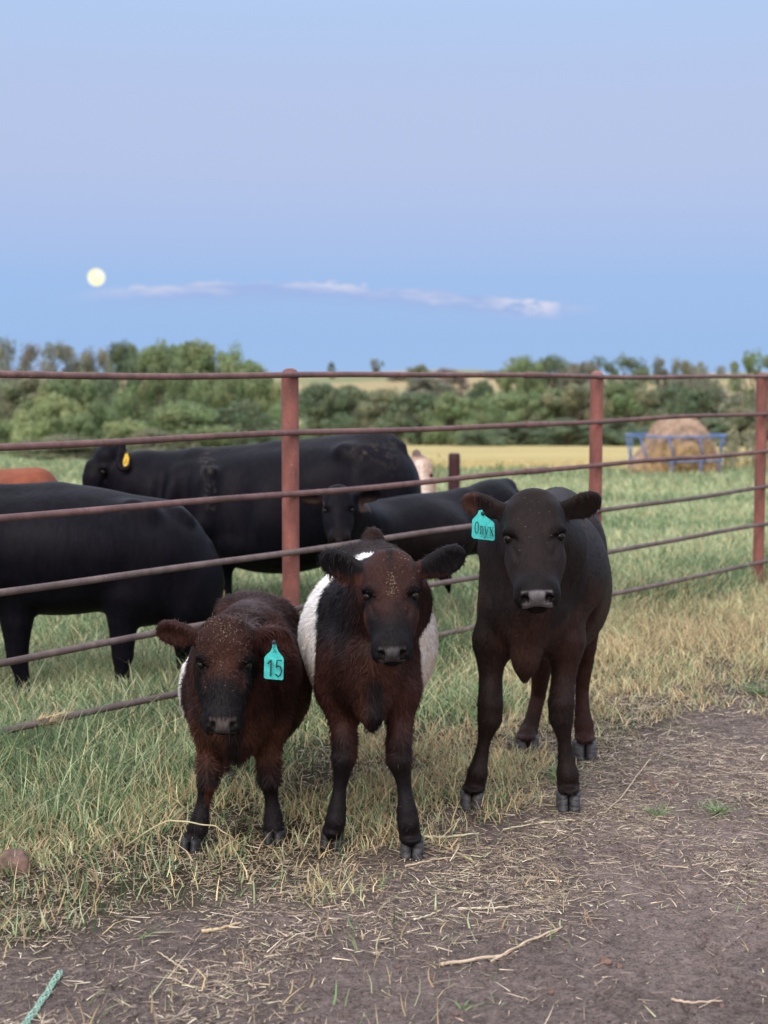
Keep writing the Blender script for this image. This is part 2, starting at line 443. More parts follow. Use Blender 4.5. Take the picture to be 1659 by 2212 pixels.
def build_ground():
    ys = [-60, -40, -25, -15, -8, -4, -2, 0, 1.2, 2.0, 2.6, 3.0]
    y = 3.0
    while y < 8.0: y += 0.0125 * (y / 4.5) ** 1.2; ys.append(y)
    while y < 3000: y *= 1.02; ys.append(y)
    ys = np.array(ys); nc = 460
    w = np.where(ys < 3, 2.1 + (3 - ys) * 1.5, 0.3 * ys + 1.2 + 0.0003 * ys ** 2)
    inner = np.linspace(-1, 1, nc)
    X = np.outer(w, inner)
    ext = np.array([0.4, 1.2, 3, 7, 15, 40])
    X = np.concatenate([-(w[:, None] + ext[::-1]), X, w[:, None] + ext], 1)
    Y = np.repeat(ys[:, None], X.shape[1], 1)
    x = X.ravel(); yy = Y.ravel()
    z = hgt(x, yy) + relief(x, yy)
    nr, ncol = X.shape
    idx = np.arange(nr * ncol).reshape(nr, ncol)
    q = np.stack([idx[:-1, :-1].ravel(), idx[:-1, 1:].ravel(), idx[1:, 1:].ravel(), idx[1:, :-1].ravel()], 1)
    u, v, dirt, tall, dry = zones(x, yy)
    n1 = fbm2(x, yy, 2.5, 4, 31.0)[:, None]; n2 = fbm2(x, yy, 30, 3, 9.0)[:, None]
    cd = np.array((.180, .144, .131)) * (0.72 + 0.56 * n1) * (0.75 + 0.5 * n2)
    pale = sstep(fbm2(x, yy, 0.9, 3, 71.0), 0.5, 0.68)[:, None]
    cd = cd * (1 + 0.22 * pale)
    soil = np.array((0.055, 0.05, 0.03)) * (0.7 + 0.6 * n1)
    past = np.array((0.185, 0.235, 0.115)) * (0.75 + 0.5 * fbm2(x, yy, 0.25, 4, 4.0)[:, None])
    d = dirt[:, None]
    c = cd * d + soil * (1 - d)
    fr = sstep(yy, 9, 14)[:, None]
    c = c * (1 - fr) + past * fr
    # ripe field beyond the pasture, pale hillsides beyond the trees
    field = sstep(yy + 3 * (fbm2(x, yy, 0.3, 2, 3.0) - 0.5), 42.5, 45.5) * sstep(yy, 230, 170)
    field = field * sstep(x / np.maximum(yy, 1), -0.115, -0.095)
    cf = np.array((.45, .375, .17)) * (0.8 + 0.4 * fbm2(x, yy * 3, 0.12, 4, 15.0)[:, None])
    c = c * (1 - field[:, None]) + cf * field[:, None]
    hill = sstep(yy, 200, 260)[:, None]
    hmix = sstep(fbm2(x, yy, 0.011, 3, 18.0), 0.40, 0.56)[:, None]
    ch = np.array((.34, .28, .15)) * hmix + np.array((.20, .22, .11)) * (1 - hmix)
    c = c * (1 - hill) + ch * hill
    g = mesh_np('ground', np.stack([x, yy, z], 1), q, None, col=c, attrs={'dirt': dirt * (1 - fr[:, 0])})
    m, nt, b, L = new_mat('soil_and_pasture')
    a = N(nt, 'ShaderNodeAttribute', attribute_name='col'); ad = N(nt, 'ShaderNodeAttribute', attribute_name='dirt')
    n = noise(nt, 38, 6, 0.7); nb = noise(nt, 6, 4, 0.6)
    cc = mixc(nt, 1.0, a.outputs['Color'], ramp(nt, n, [(0.30, (0.5,) * 3), (0.45, (0.95,) * 3), (0.72, (1.35,) * 3)]), 'MULTIPLY')
    cc = mixc(nt, 1.0, cc, ramp(nt, nb, [(0.3, (0.85,) * 3), (0.7, (1.13,) * 3)]), 'MULTIPLY')
    sp = noise(nt, 130, 2, 0.5)
    spm = mathn(nt, 'MULTIPLY', ramp(nt, sp, [(0.70, (0, 0, 0)), (0.74, (1, 1, 1))]), ad.outputs['Fac'])
    cc = mixc(nt, spm, cc, (0.33, 0.28, 0.25))
    n8 = noise(nt, 110, 3, 0.65)  # darker crumbs, pale crust; also puts shade of pits and cracks into the colour
    cc = mixc(nt, ad.outputs['Fac'], cc, mixc(nt, 1.0, cc, ramp(nt, n8, [(0.33, (0.45,) * 3), (0.47, (1,) * 3), (0.7, (1.3,) * 3)]), 'MULTIPLY'))
    L(cc, b.inputs['Base Color']); b.inputs['Roughness'].default_value = 0.95; b.inputs['Specular IOR Level'].default_value = 0.1
    vo = N(nt, 'ShaderNodeTexVoronoi', feature='DISTANCE_TO_EDGE'); vo.inputs['Scale'].default_value = 16
    tc = N(nt, 'ShaderNodeTexCoord'); L(mixc(nt, 0.06, tc.outputs['Object'], noise(nt, 9, 3), 'ADD'), vo.inputs['Vector'])
    cr = ramp(nt, vo.outputs['Distance'], [(0.0, (0, 0, 0)), (0.05, (1, 1, 1))])
    hh = mathn(nt, 'ADD', mathn(nt, 'MULTIPLY', n, 1.0), mathn(nt, 'MULTIPLY', mathn(nt, 'MULTIPLY', cr, 0.12), ramp(nt, noise(nt, 2.2, 3), [(.45, (0, 0, 0)), (.6, (1, 1, 1))])))
    n7 = noise(nt, 95, 4, 0.7)
    hh = mathn(nt, 'ADD', hh, mathn(nt, 'MULTIPLY', n7, 0.55))
    bump(nt, b, hh, 1.0, 0.024)
    g.data.materials.append(m); g['kind'] = 'structure'


build_ground()


# ------------------------------------------------------------------ grass and straw
def ribbons(name, base, up_dir, h, w, bend_dir, bend, col, mat, levels=(0, .4, .75, 1.0), label=None, kind='stuff', side=None, tipcol=None):
    """blades: base (n,3); grows along up_dir*h, bends by bend*h along bend_dir"""
    n = len(base)
    if side is None:
        a = rng.random(n) * 2 * math.pi
        side = np.stack([np.cos(a), np.sin(a) * 0.6, np.zeros(n)], 1)  # tints lightened: soft distance haze is put into the leaf colour
    rows = []; cols = []
    for t in levels:
        c = base + up_dir * (h * t)[:, None] + bend_dir * (h * bend * t * t)[:, None]
        c[:, 2] -= 0.35 * h * bend * bend * t * t * t
        cc = col if tipcol is None else col * (1 - t * t) + tipcol * t * t
        if t < 1:
            ww = (w * (1 - t) ** 0.6 * 0.5)[:, None]
            rows += [c - side * ww, c + side * ww]; cols += [cc, cc]
        else:
            rows.append(c); cols.append(cc)
    k = len(rows)
    V = np.stack(rows, 1).reshape(-1, 3); Cc = np.stack(cols, 1).reshape(-1, 3)
    o = np.arange(n)[:, None] * k
    q = []
    for i in range(0, k - 3, 2): q.append(o + np.array([[i, i + 1, i + 3, i + 2]]))
    t = o + np.array([[k - 3, k - 2, k - 1]])
    ob = mesh_np(name, V, [np.concatenate(q), t], mat, col=Cc, smooth=True)
    ob['kind'] = kind
    return ob


def fan(n, y0, y1, wf=0.31, wc=0.9, p=1.0):
    """random ground points in a fan in front of the viewer, denser near"""
    t = rng.random(n)
    y = (y0 ** (1 - p) + t * (y1 ** (1 - p) - y0 ** (1 - p))) ** (1 / (1 - p)) if p != 1 else y0 * (y1 / y0) ** t
    x = (rng.random(n) * 2 - 1) * (wf * y + wc)
    return x, y


def rdir(n, zl=0.0):
    a = rng.random(n) * 2 * math.pi
    return np.stack([np.cos(a), np.sin(a), np.full(n, zl)], 1)


G_DARK, G_MID, G_LITE = np.array((0.050, 0.135, 0.058)), np.array((0.155, 0.27, 0.12)), np.array((0.45, 0.53, 0.31))
TAN, TAN2 = np.array((0.60, 0.50, 0.28)), np.array((0.38, 0.28, 0.175))
TIPY = np.array((0.54, 0.53, 0.34))


def mixcols(n, cs, ws):
    ws = np.asarray(ws, float)
    if ws.ndim == 1: ws = np.tile(ws, (n, 1))
    ws = ws / ws.sum(1, keepdims=True); cum = np.cumsum(ws, 1); r = rng.random(n)[:, None]
    k = (r > cum).sum(1).clip(0, len(cs) - 1)
    return np.array(cs)[k] * (0.55 + 0.9 * rng.random(n))[:, None]


def build_grass():
    up = lambda n, s: nrm(np.stack([rng.normal(0, s, n), rng.normal(0, s, n), np.ones(n)], 1))
    # tall pasture grass, near
    x, y = fan(300000, 4.6, 15, p=0.6)
    u, v, dirt, tall, dry = zones(x, y)
    dens = tall * (0.25 + 0.75 * fbm2(x, y, 2.6, 3, 50.0)) * (1 - 0.35 * dry)
    k = rng.random(len(x)) < dens
    x, y, dry, tall = x[k], y[k], dry[k], tall[k]; n = len(x)
    clump = fbm2(x, y, 2.2, 3, 60.0)
    near_fence = np.exp(-((y - (7.63 + 1.31 * (x + .46))) / 0.55) ** 2)
    h = (0.07 + 0.16 * clump + 0.15 * near_fence * clump) * (0.5 + 0.9 * rng.random(n)) * (0.55 + 0.45 * tall) * (1 - 0.4 * dry)
    yel = sstep(fbm2(x, y, 0.7, 3, 77.0), 0.42, 0.66) * (0.25 + 0.75 * sstep(y, 5.6, 8.5))
    ws = np.stack([0.8 - 0.4 * yel + 1.1 * near_fence, 1.0 + 0 * yel, 0.42 + 0.8 * yel, 0.16 + 0.4 * yel + 2.6 * dry, 0.08 + 0.8 * dry], 1)
    c = mixcols(n, [G_DARK, G_MID, G_LITE, TAN, TAN2], ws)
    w = (0.0035 + 0.0055 * rng.random(n) ** 1.5) * (0.6 + y / 12)
    ribbons('tall_grass', np.stack([x, y, hgt(x, y) - 0.005], 1), up(n, .28), h, w, rdir(n), 0.25 + 0.75 * rng.random(n), c, MAT['grass'],
            tipcol=c * 0.72 + TIPY * 0.28)
    # cut strip between the pasture and the bare track
    x, y = fan(330000, 3.6, 12.5, p=0.6)
    u, v, dirt, tall, dry = zones(x, y)
    patch = sstep(fbm2(x, y, 3.2, 3, 90.0), 0.36, 0.62)
    dens = (1 - tall * 0.8) * (1 - dirt) ** 1.5 * (0.12 + 0.7 * patch)
    dens = np.minimum(dens + 0.5 * dry * (1 - dirt), 1) + 0.02 * dirt * patch * sstep(fbm2(x, y, 1.1, 2, 14.), .52, .6)
    k = rng.random(len(x)) < dens
    x, y, dry, dirt, u = x[k], y[k], dry[k], dirt[k], u[k]; n = len(x)
    cl = fbm2(x, y, 4.5, 3, 33.0)
    left = sstep(u, 650, 150)
    h = (0.03 + 0.085 * cl + 0.045 * left * cl + 0.05 * dry) * (0.35 + 0.95 * rng.random(n))
    gr = sstep(fbm2(x, y, 1.5, 3, 45.0), 0.40, 0.62)
    ws = np.stack([0.25 * gr + 0.2 * left, 0.6 * gr + 0.3 * left + .1, 0.7 + 0.35 * gr, 1.9 + 2 * dry - 0.5 * left, 0.8 + dry], 1)
    c = mixcols(n, [G_DARK, G_MID, G_LITE, TAN, TAN2], ws)
    ribbons('cut_grass', np.stack([x, y, hgt(x, y) + relief(x, y) - 0.004], 1), up(n, .42), h, 0.003 + 0.0045 * rng.random(n) ** 1.5, rdir(n),
            0.2 + 0.9 * rng.random(n), c, MAT['grass'])
    # long pale seed stems leaning out of the pasture edge
    x, y = fan(18000, 4.6, 12, p=0.6)
    u, v, dirt, tall, dry = zones(x, y)
    k = rng.random(len(x)) < 0.75 * tall * (0.3 + np.exp(-((v - np.interp(u, UT, VT)) / 130.0) ** 2))
    x, y = x[k], y[k]; n = len(x)
    ribbons('seed_stems', np.stack([x, y, hgt(x, y)], 1), up(n, .4), 0.14 + 0.2 * rng.random(n), np.full(n, .0032), rdir(n), 0.5 + rng.random(n),
            mixcols(n, [G_LITE, TAN, TIPY], [1, .7, 1]), MAT['grass'], levels=(0, .25, .5, .75, 1.0))
    # pasture farther out
    x, y = fan(270000, 13.5, 56, wf=0.33, wc=1.6, p=1.25)
    n = len(x)
    clump = fbm2(x, y, 0.8, 3, 60.0); yel = sstep(fbm2(x, y * 2.2, 0.16, 3, 22.0), 0.42, 0.6)
    band = sstep(y, 30, 36)
    h = (0.06 + 0.16 * clump) * (0.6 + 0.8 * rng.random(n)) * (1 + 0.5 * sstep(y, 20, 40))
    ws = np.stack([0.5 - 0.3 * yel + 0.5 * band, 0.9 + 0 * yel, 0.45 + 1.2 * yel * (1 - band), 0.1 + 0.45 * yel * (1 - .7 * band)], 1)
    c = mixcols(n, [G_DARK, G_MID, G_LITE, TAN], ws)
    ripe = sstep(y + 3 * (fbm2(x, y, .3, 2, 3.) - .5), 42.5, 45.5) * (x / y > -0.105)
    c = np.where((rng.random(n) < ripe)[:, None], np.array((.56, .46, .21)) * (.7 + .6 * rng.random(n))[:, None], c)
    k = (np.hypot(x - 7.57, (y - 39.6) * .8) > 1.55)
    x, y, h, c = x[k], y[k], h[k], c[k]; n = len(x)
    ribbons('pasture_grass', np.stack([x, y, hgt(x, y) - 0.01], 1), up(n, .25), h, 0.0016 * y ** 0.85 * (0.6 + 0.8 * rng.random(n)), rdir(n),
            0.2 + 0.6 * rng.random(n), c, MAT['grass'], levels=(0, .55, 1.0), tipcol=c * 0.7 + TIPY * 0.3)
    # loose straw and hay litter
    x, y = fan(420000, 3.3, 9.5, p=0.7)
    u, v, dirt, tall, dry = zones(x, y)
    edge = np.interp(u, UD, VD)
    band = np.exp(-((v - edge - 60) / 150.0) ** 2)
    rightside = sstep(u, 850, 1250) * sstep(v, 1460, 1560) * sstep(v, 2060, 1850)
    bottomleft = sstep(u, 800, 300) * sstep(v, 1900, 2000)
    pt = sstep(fbm2(x, y, 2.4, 3, 101.0), 0.38, 0.64)
    pb = sstep(fbm2(x, y, 1.0, 3, 131.0), 0.42, 0.62)
    dens = np.clip(0.022 + 0.4 * band * (0.2 + pt) * (.3 + .8 * pb) + 1.15 * rightside * (0.25 + pt) * (.7 + .5 * pb) + 0.45 * bottomleft * (.2 + pt) + 0.10 * sstep(v, 2050, 2150) * pt * pb * sstep(u, 1000, 1500), 0, 1) * (1 - 0.85 * tall) + 0.30 * (1 - tall) * (1 - dirt)
    k = rng.random(len(x)) < dens * 0.75
    x, y = x[k], y[k]; n = len(x)
    ln = 0.012 + 0.06 * rng.random(n) ** 2 + (rng.random(n) < 0.03) * 0.10 * rng.random(n)
    d = rdir(n); d[:, 2] = np.abs(rng.normal(0, 0.13, n)); d = nrm(d)
    c = mixcols(n, [np.array((0.56, 0.47, 0.34)), np.array((0.42, 0.335, 0.25)), np.array((0.26, 0.20, 0.15)), np.array((0.45, 0.44, 0.26)), np.array((.68, .60, .47))],
                [0.8, 1.4, 1.8, 0.35, .22])
    side = nrm(np.cross(d, np.array([0, 0, 1.0])))
    side = nrm(side + np.stack([np.zeros(n), np.zeros(n), rng.normal(0, .5, n)], 1))
    b = rdir(n)
    ribbons('straw_litter', np.stack([x, y, relief(x, y) + 0.002 + 0.006 * rng.random(n)], 1), d, ln, 0.0014 + 0.0024 * rng.random(n) ** 2, b,
            0.35 * rng.random(n), c, MAT['straw'], levels=(0, .35, .7, 1.0), side=side)


build_grass()


# ------------------------------------------------------------------ pipe fence
FX0, FY0, FS = -0.462, 7.63, 1.31                       # first post, slope of the fence line


def fence_at(u):
    k = (u - CX) / FPX
    # x = k*depth ; depth ~ y*CP + (CAMZ-z)*SP at mid height
    X = FX0
    for _ in range(30):
        Yl = FY0 + FS * (X - FX0); X = k * (Yl * CP + 0.75 * SP)
    return np.array([X, FY0 + FS * (X - FX0)])


def build_fence():
    root = empty('pipe_fence', (FX0, FY0, 0))
    tag(root, 'rusty six rail steel pipe fence running behind the three calves', 'fence')
    dirv = nrm(np.array([1, FS])); nrmv = np.array([dirv[1], -dirv[0]])      # towards the viewer
    TOP, SPC = 1.622, 0.2895
    def loc(o): o.location = -np.array(root.location) + np.array(o.location)
    p1, p2, p3 = fence_at(628), fence_at(1286), fence_at(1642)
    p0 = p1 - dirv * 3.05; p4 = p3 + dirv * 2.8; p5 = p4 + dirv * 2.8
    for p in (p0, p1, p2, p3, p4, p5):
        mb = MB(); r = 0.043
        zs = [-0.3, TOP - 0.02, TOP + 0.008, TOP + 0.022, TOP + 0.031, TOP + 0.034]
        mb.tube([(p[0], p[1], z) for z in np.concatenate([np.linspace(-0.3, TOP - 0.02, 8), zs[2:]])],
                [r] * 8 + [r * .99, r * .82, r * .5, r * .15], 24)
        o = mb.build('post', MAT['post'], root); o.location = -np.array(root.location)
    start = p0 - dirv * 1.6; end = p5 + dirv * 1.5
    Ltot = np.linalg.norm(end - start)
    ps = fence_at(1117)
    for i in range(6):
        z = TOP - i * SPC
        off = nrmv * (0.0445 + 0.006)
        t = np.linspace(0, 1, 60)
        pts = np.stack([start[0] + off[0] + (end - start)[0] * t, start[1] + off[1] + (end - start)[1] * t,
                        z + 0.006 * np.sin(t * 23 + i * 2.1) + 0.003 * np.sin(t * 51 + i)], 1)
        mb = MB(); mb.tube(pts, 0.0152, 14)
        o = mb.build('rail', MAT['rail' if i < 3 else 'rail_grey'], root); o.location = -np.array(root.location)
        if i < 3:
            tt = np.linspace(-0.11 + 0.17, 0.17 + 0.12, 8)
            c = ps + dirv * 0.0
            pt = np.array([(c[0] + off[0] + dirv[0] * s, c[1] + off[1] + dirv[1] * s,
                            np.interp(np.linalg.norm(c + dirv * s - start) / Ltot, t, pts[:, 2])) for s in np.linspace(0.0, 0.26, 8)])
            mb = MB(); mb.tube(pt, [.0192, .0198, .0196, .0196, .0196, .0196, .0192, .0175], 14)
            mb.build('sleeve', MAT['rail'], o)
        if i == 5:
            # matted dead grass caught on the lowest rail
            c = fence_at(78); n = 420
            s = rng.normal(0, 0.045, n); a = rng.random(n) * 6.28
            base = np.stack([c[0] + off[0] + dirv[0] * s, c[1] + off[1] + dirv[1] * s, np.full(n, z + .008)], 1)
            base += np.stack([-nrmv[0] * .0165 * np.cos(a) * -1, -nrmv[1] * .0165 * np.cos(a) * -1, .019 * np.sin(a)], 1)
            g = ribbons('caught_grass', base, nrm(np.stack([dirv[0] + rng.normal(0, .3, n), dirv[1] + rng.normal(0, .3, n), rng.normal(0, .35, n)], 1)),
                        0.03 + .05 * rng.random(n), np.full(n, .004), rdir(n), .3 * rng.random(n), mixcols(n, [TAN, TAN2], [1, 1]), MAT['straw'])
            g.parent = o


build_fence()

# ------------------------------------------------------------------ sculpting: smooth-blended volumes meshed as one skin
class Sculpt:
    def __init__(s, res): s.res = res; s.p = []

    def ell(s, c, r, k=0.03, axes=None, sub=False):
        s.p.append(('e', np.asarray(c, float), np.asarray(r, float), k, np.eye(3) if axes is None else np.asarray(axes, float), sub))

    def cap(s, p0, p1, r0, r1, k=0.03, sub=False, flat=None):
        s.p.append(('c', np.asarray(p0, float), np.asarray(p1, float), k, (r0, r1, flat), sub))

    def chain(s, pts, k=0.025, flat=None):
        for (a, ra), (b, rb) in zip(pts[:-1], pts[1:]): s.cap(a, b, ra, rb, k, flat=flat)

    def box(s, q):
        if q[0] == 'e':
            R = np.abs(q[4]).T @ q[2]; return q[1] - R, q[1] + R
        f = 1.0 if not q[4][2] else max(1.0, q[4][2][1])
        r = max(q[4][0], q[4][1]) * f
        return np.minimum(q[1], q[2]) - r, np.maximum(q[1], q[2]) + r

    def mesh(s, smooth_it=2):
        h = s.res
        bs = [s.box(q) for q in s.p if not q[5]]
        lo = np.min([b[0] for b in bs], 0) - 3 * h; hi = np.max([b[1] for b in bs], 0) + 3 * h
        n = np.ceil((hi - lo) / h).astype(int) + 1
        ax = [(lo[i] + h * np.arange(n[i])).astype(np.float32) for i in range(3)]
        D = np.full(n, 0.5, np.float32)
        for q in s.p:
            b0, b1 = s.box(q); k = q[3]; mg = k * 1.05 + 2.5 * h
            i0 = np.maximum(np.floor((b0 - mg - lo) / h).astype(int), 0); i1 = np.minimum(np.ceil((b1 + mg - lo) / h).astype(int) + 1, n)
            if np.any(i1 <= i0): continue
            X = ax[0][i0[0]:i1[0]][:, None, None]; Y = ax[1][i0[1]:i1[1]][None, :, None]; Z = ax[2][i0[2]:i1[2]][None, None, :]
            if q[0] == 'e':
                c, r, A = q[1], q[2], q[4]
                k0 = 0; k1 = 0
                for j in range(3):
                    t = (X - c[0]) * A[j][0] + (Y - c[1]) * A[j][1] + (Z - c[2]) * A[j][2]
                    k0 = k0 + (t / r[j]) ** 2; k1 = k1 + (t / r[j] ** 2) ** 2
                k0 = np.sqrt(k0); d = k0 * (k0 - 1) / np.maximum(np.sqrt(k1), 1e-6)
                d = np.where(k0 < 0.05, -np.min(r), d)
            else:
                a, bb = q[1], q[2]; r0, r1, fl = q[4]
                v = bb - a; L2 = max(v @ v, 1e-9)
                px, py, pz = X - a[0], Y - a[1], Z - a[2]
                t = np.clip((px * v[0] + py * v[1] + pz * v[2]) / L2, 0, 1)
                dx, dy, dz = px - t * v[0], py - t * v[1], pz - t * v[2]
                if fl is not None:
                    f, g = np.asarray(fl[0], float), fl[1]
                    dt = (dx * f[0] + dy * f[1] + dz * f[2]) * (1 / g - 1)
                    dx, dy, dz = dx + dt * f[0], dy + dt * f[1], dz + dt * f[2]
                d = np.sqrt(dx * dx + dy * dy + dz * dz) - (r0 + (r1 - r0) * t)
            sl = tuple(slice(i0[j], i1[j]) for j in range(3))
            B = D[sl]; d = d.astype(np.float32)
            if q[5]:
                d = -d; hh = np.clip(0.5 - 0.5 * (B - d) / k, 0, 1); D[sl] = B * (1 - hh) + d * hh + k * hh * (1 - hh)
            else:
                hh = np.clip(0.5 + 0.5 * (B - d) / k, 0, 1); D[sl] = B * (1 - hh) + d * hh - k * hh * (1 - hh)
        # surface nets
        ins = D < 0
        cnt = np.zeros(n - 1, np.uint8)
        for dx in (0, 1):
            for dy in (0, 1):
                for dz in (0, 1):
                    cnt += ins[dx:n[0] - 1 + dx, dy:n[1] - 1 + dy, dz:n[2] - 1 + dz]
        act = np.argwhere((cnt > 0) & (cnt < 8))
        vid = np.full(n - 1, -1, np.int32); vid[act[:, 0], act[:, 1], act[:, 2]] = np.arange(len(act))
        cor = [(dx, dy, dz) for dx in (0, 1) for dy in (0, 1) for dz in (0, 1)]
        val = np.stack([D[act[:, 0] + c[0], act[:, 1] + c[1], act[:, 2] + c[2]] for c in cor], 1)
        acc = np.zeros((len(act), 3)); num = np.zeros(len(act))
        for i in range(8):
            for j in range(i + 1, 8):
                df = np.array(cor[j]) - np.array(cor[i])
                if np.abs(df).sum() != 1: continue
                a, b = val[:, i], val[:, j]; cr = (a < 0) != (b < 0)
                t = np.where(cr, a / np.where(cr, a - b, 1), 0)
                acc += np.where(cr[:, None], np.array(cor[i]) + t[:, None] * df, 0); num += cr
        V = lo + h * (act + acc / num[:, None])
        F = []
        for axn in range(3):
            o1, o2 = [(1, 2), (2, 0), (0, 1)][axn]
            sl0 = [slice(1, n[i] - 1) for i in range(3)]; sl1 = list(sl0)
            sl0[axn] = slice(0, n[axn] - 1); sl1[axn] = slice(1, n[axn])
            A, B = ins[tuple(sl0)], ins[tuple(sl1)]
            for flip, msk in ((False, A & ~B), (True, ~A & B)):
                e = np.argwhere(msk)
                if not len(e): continue
                off = np.ones(3, int); off[axn] = 0; e = e + off
                u1 = np.zeros(3, int); u1[o1] = 1; u2 = np.zeros(3, int); u2[o2] = 1
                g = lambda q_: vid[q_[:, 0], q_[:, 1], q_[:, 2]]
                qd = np.stack([g(e - u1 - u2), g(e - u2), g(e), g(e - u1)], 1)
                F.append(qd[:, ::-1] if flip else qd)
        F = np.concatenate(F); F = F[(F >= 0).all(1)]
        for _ in range(smooth_it):
            e = np.concatenate([F[:, [0, 1]], F[:, [1, 2]], F[:, [2, 3]], F[:, [3, 0]]]); e = np.concatenate([e, e[:, ::-1]])
            dg = np.bincount(e[:, 0], minlength=len(V))
            av = np.stack([np.bincount(e[:, 0], V[e[:, 1], i], len(V)) for i in range(3)], 1) / np.maximum(dg, 1)[:, None]
            V = V * 0.5 + av * 0.5
        v0, v1, v2 = V[F[:, 0]], V[F[:, 1]], V[F[:, 2]]
        if np.einsum('ij,ij->i', v0 - V.mean(0), np.cross(v1 - v0, v2 - v0)).sum() < 0: F = F[:, ::-1].copy()
        nv = vnormals(V, F)
        return V, F, nv


def vnormals(V, F):
    a = np.cross(V[F[:, 2]] - V[F[:, 0]], V[F[:, 3]] - V[F[:, 1]])
    nv = np.zeros_like(V)
    for i in range(4):
        for j in range(3): nv[:, j] += np.bincount(F[:, i], a[:, j], len(V))
    return nrm(nv)


def fur(name, V, F, nv, col, count, length, flow, mat, parent, skip=None, width=0.0022, lift=0.35, tip=1.25, jit=0.25, seed=0):
    """hair strands combed along flow over the skin"""
    r = np.random.default_rng(seed)
    T = np.concatenate([F[:, [0, 1, 2]], F[:, [0, 2, 3]]])
    ar = np.linalg.norm(np.cross(V[T[:, 1]] - V[T[:, 0]], V[T[:, 2]] - V[T[:, 0]]), axis=1)
    if skip is not None: ar = ar * (1 - skip[T[:, 0]])
    if np.ndim(length): pass
    k = np.searchsorted(np.cumsum(ar) / ar.sum(), r.random(count)).clip(0, len(T) - 1)
    b = r.random((count, 2)); b = np.where(b.sum(1, keepdims=True) > 1, 1 - b, b)
    w0 = 1 - b.sum(1)
    mix = lambda A: A[T[k, 0]] * (w0[:, None] if A.ndim > 1 else w0) + A[T[k, 1]] * (b[:, :1] if A.ndim > 1 else b[:, 0]) + A[T[k, 2]] * (b[:, 1:] if A.ndim > 1 else b[:, 1])
    p = mix(V); nn = nrm(mix(nv)); cc = mix(col); ln = (mix(length) if np.ndim(length) else np.full(count, length)) * (0.55 + 0.9 * r.random(count))
    fl = mix(flow)
    cl = np.stack([fbm(p * 38 + o, 2) - 0.5 + .8 * (fbm(p * 13 + o, 2) - .5) for o in (0, 31, 57)], 1)       # hair gathers in small locks
    fl = nrm(fl + 1.1 * cl + r.normal(0, jit, (count, 3)))
    tg = nrm(fl - nn * (fl * nn).sum(1, keepdims=True))
    lf = lift * (0.5 + r.random(count))[:, None]
    d = nrm(tg + nn * lf)
    side = nrm(np.cross(d, nn))
    ww = (width * (0.6 + 0.8 * r.random(count)))[:, None] * 0.5
    root = p - nn * 0.002; mid = root + d * (ln * 0.55)[:, None]
    tipp = mid + nrm(d - nn * lf * 0.7 + 0 * tg) * (ln * 0.45)[:, None]
    Vs = np.stack([root - side * ww, root + side * ww, mid - side * ww * .75, mid + side * ww * .75, tipp], 1).reshape(-1, 3)
    o = np.arange(count)[:, None] * 5
    q = o + np.array([[0, 1, 3, 2]]); t = o + np.array([[2, 3, 4]])
    gn = np.cross(side, d)
    flip = (gn * nn).sum(1) < 0
    q[flip] = q[flip][:, ::-1]; t[flip] = t[flip][:, ::-1]
    lt = sstep(cc.max(1), .15, .4); cv = cc * ((0.7 + 0.6 * r.random(count)) * (.45 + 1.1 * fbm(p * 55, 2)) * (1 - lt) + lt * (.9 + .2 * r.random(count)))[:, None]
    C5 = np.stack([cv * .9, cv * .9, cv, cv, np.minimum(cv * tip, .8)], 1).reshape(-1, 3)
    N5 = np.repeat(nrm(nn + 0.35 * tg * 0 + 0.25 * r.normal(0, 1, (count, 3))), 5, 0)
    return mesh_np(name, Vs, [q, t], mat, parent, True, col=C5, normals=N5)


# ------------------------------------------------------------------ cattle
CAMP = np.array([0, 0, CAMZ])


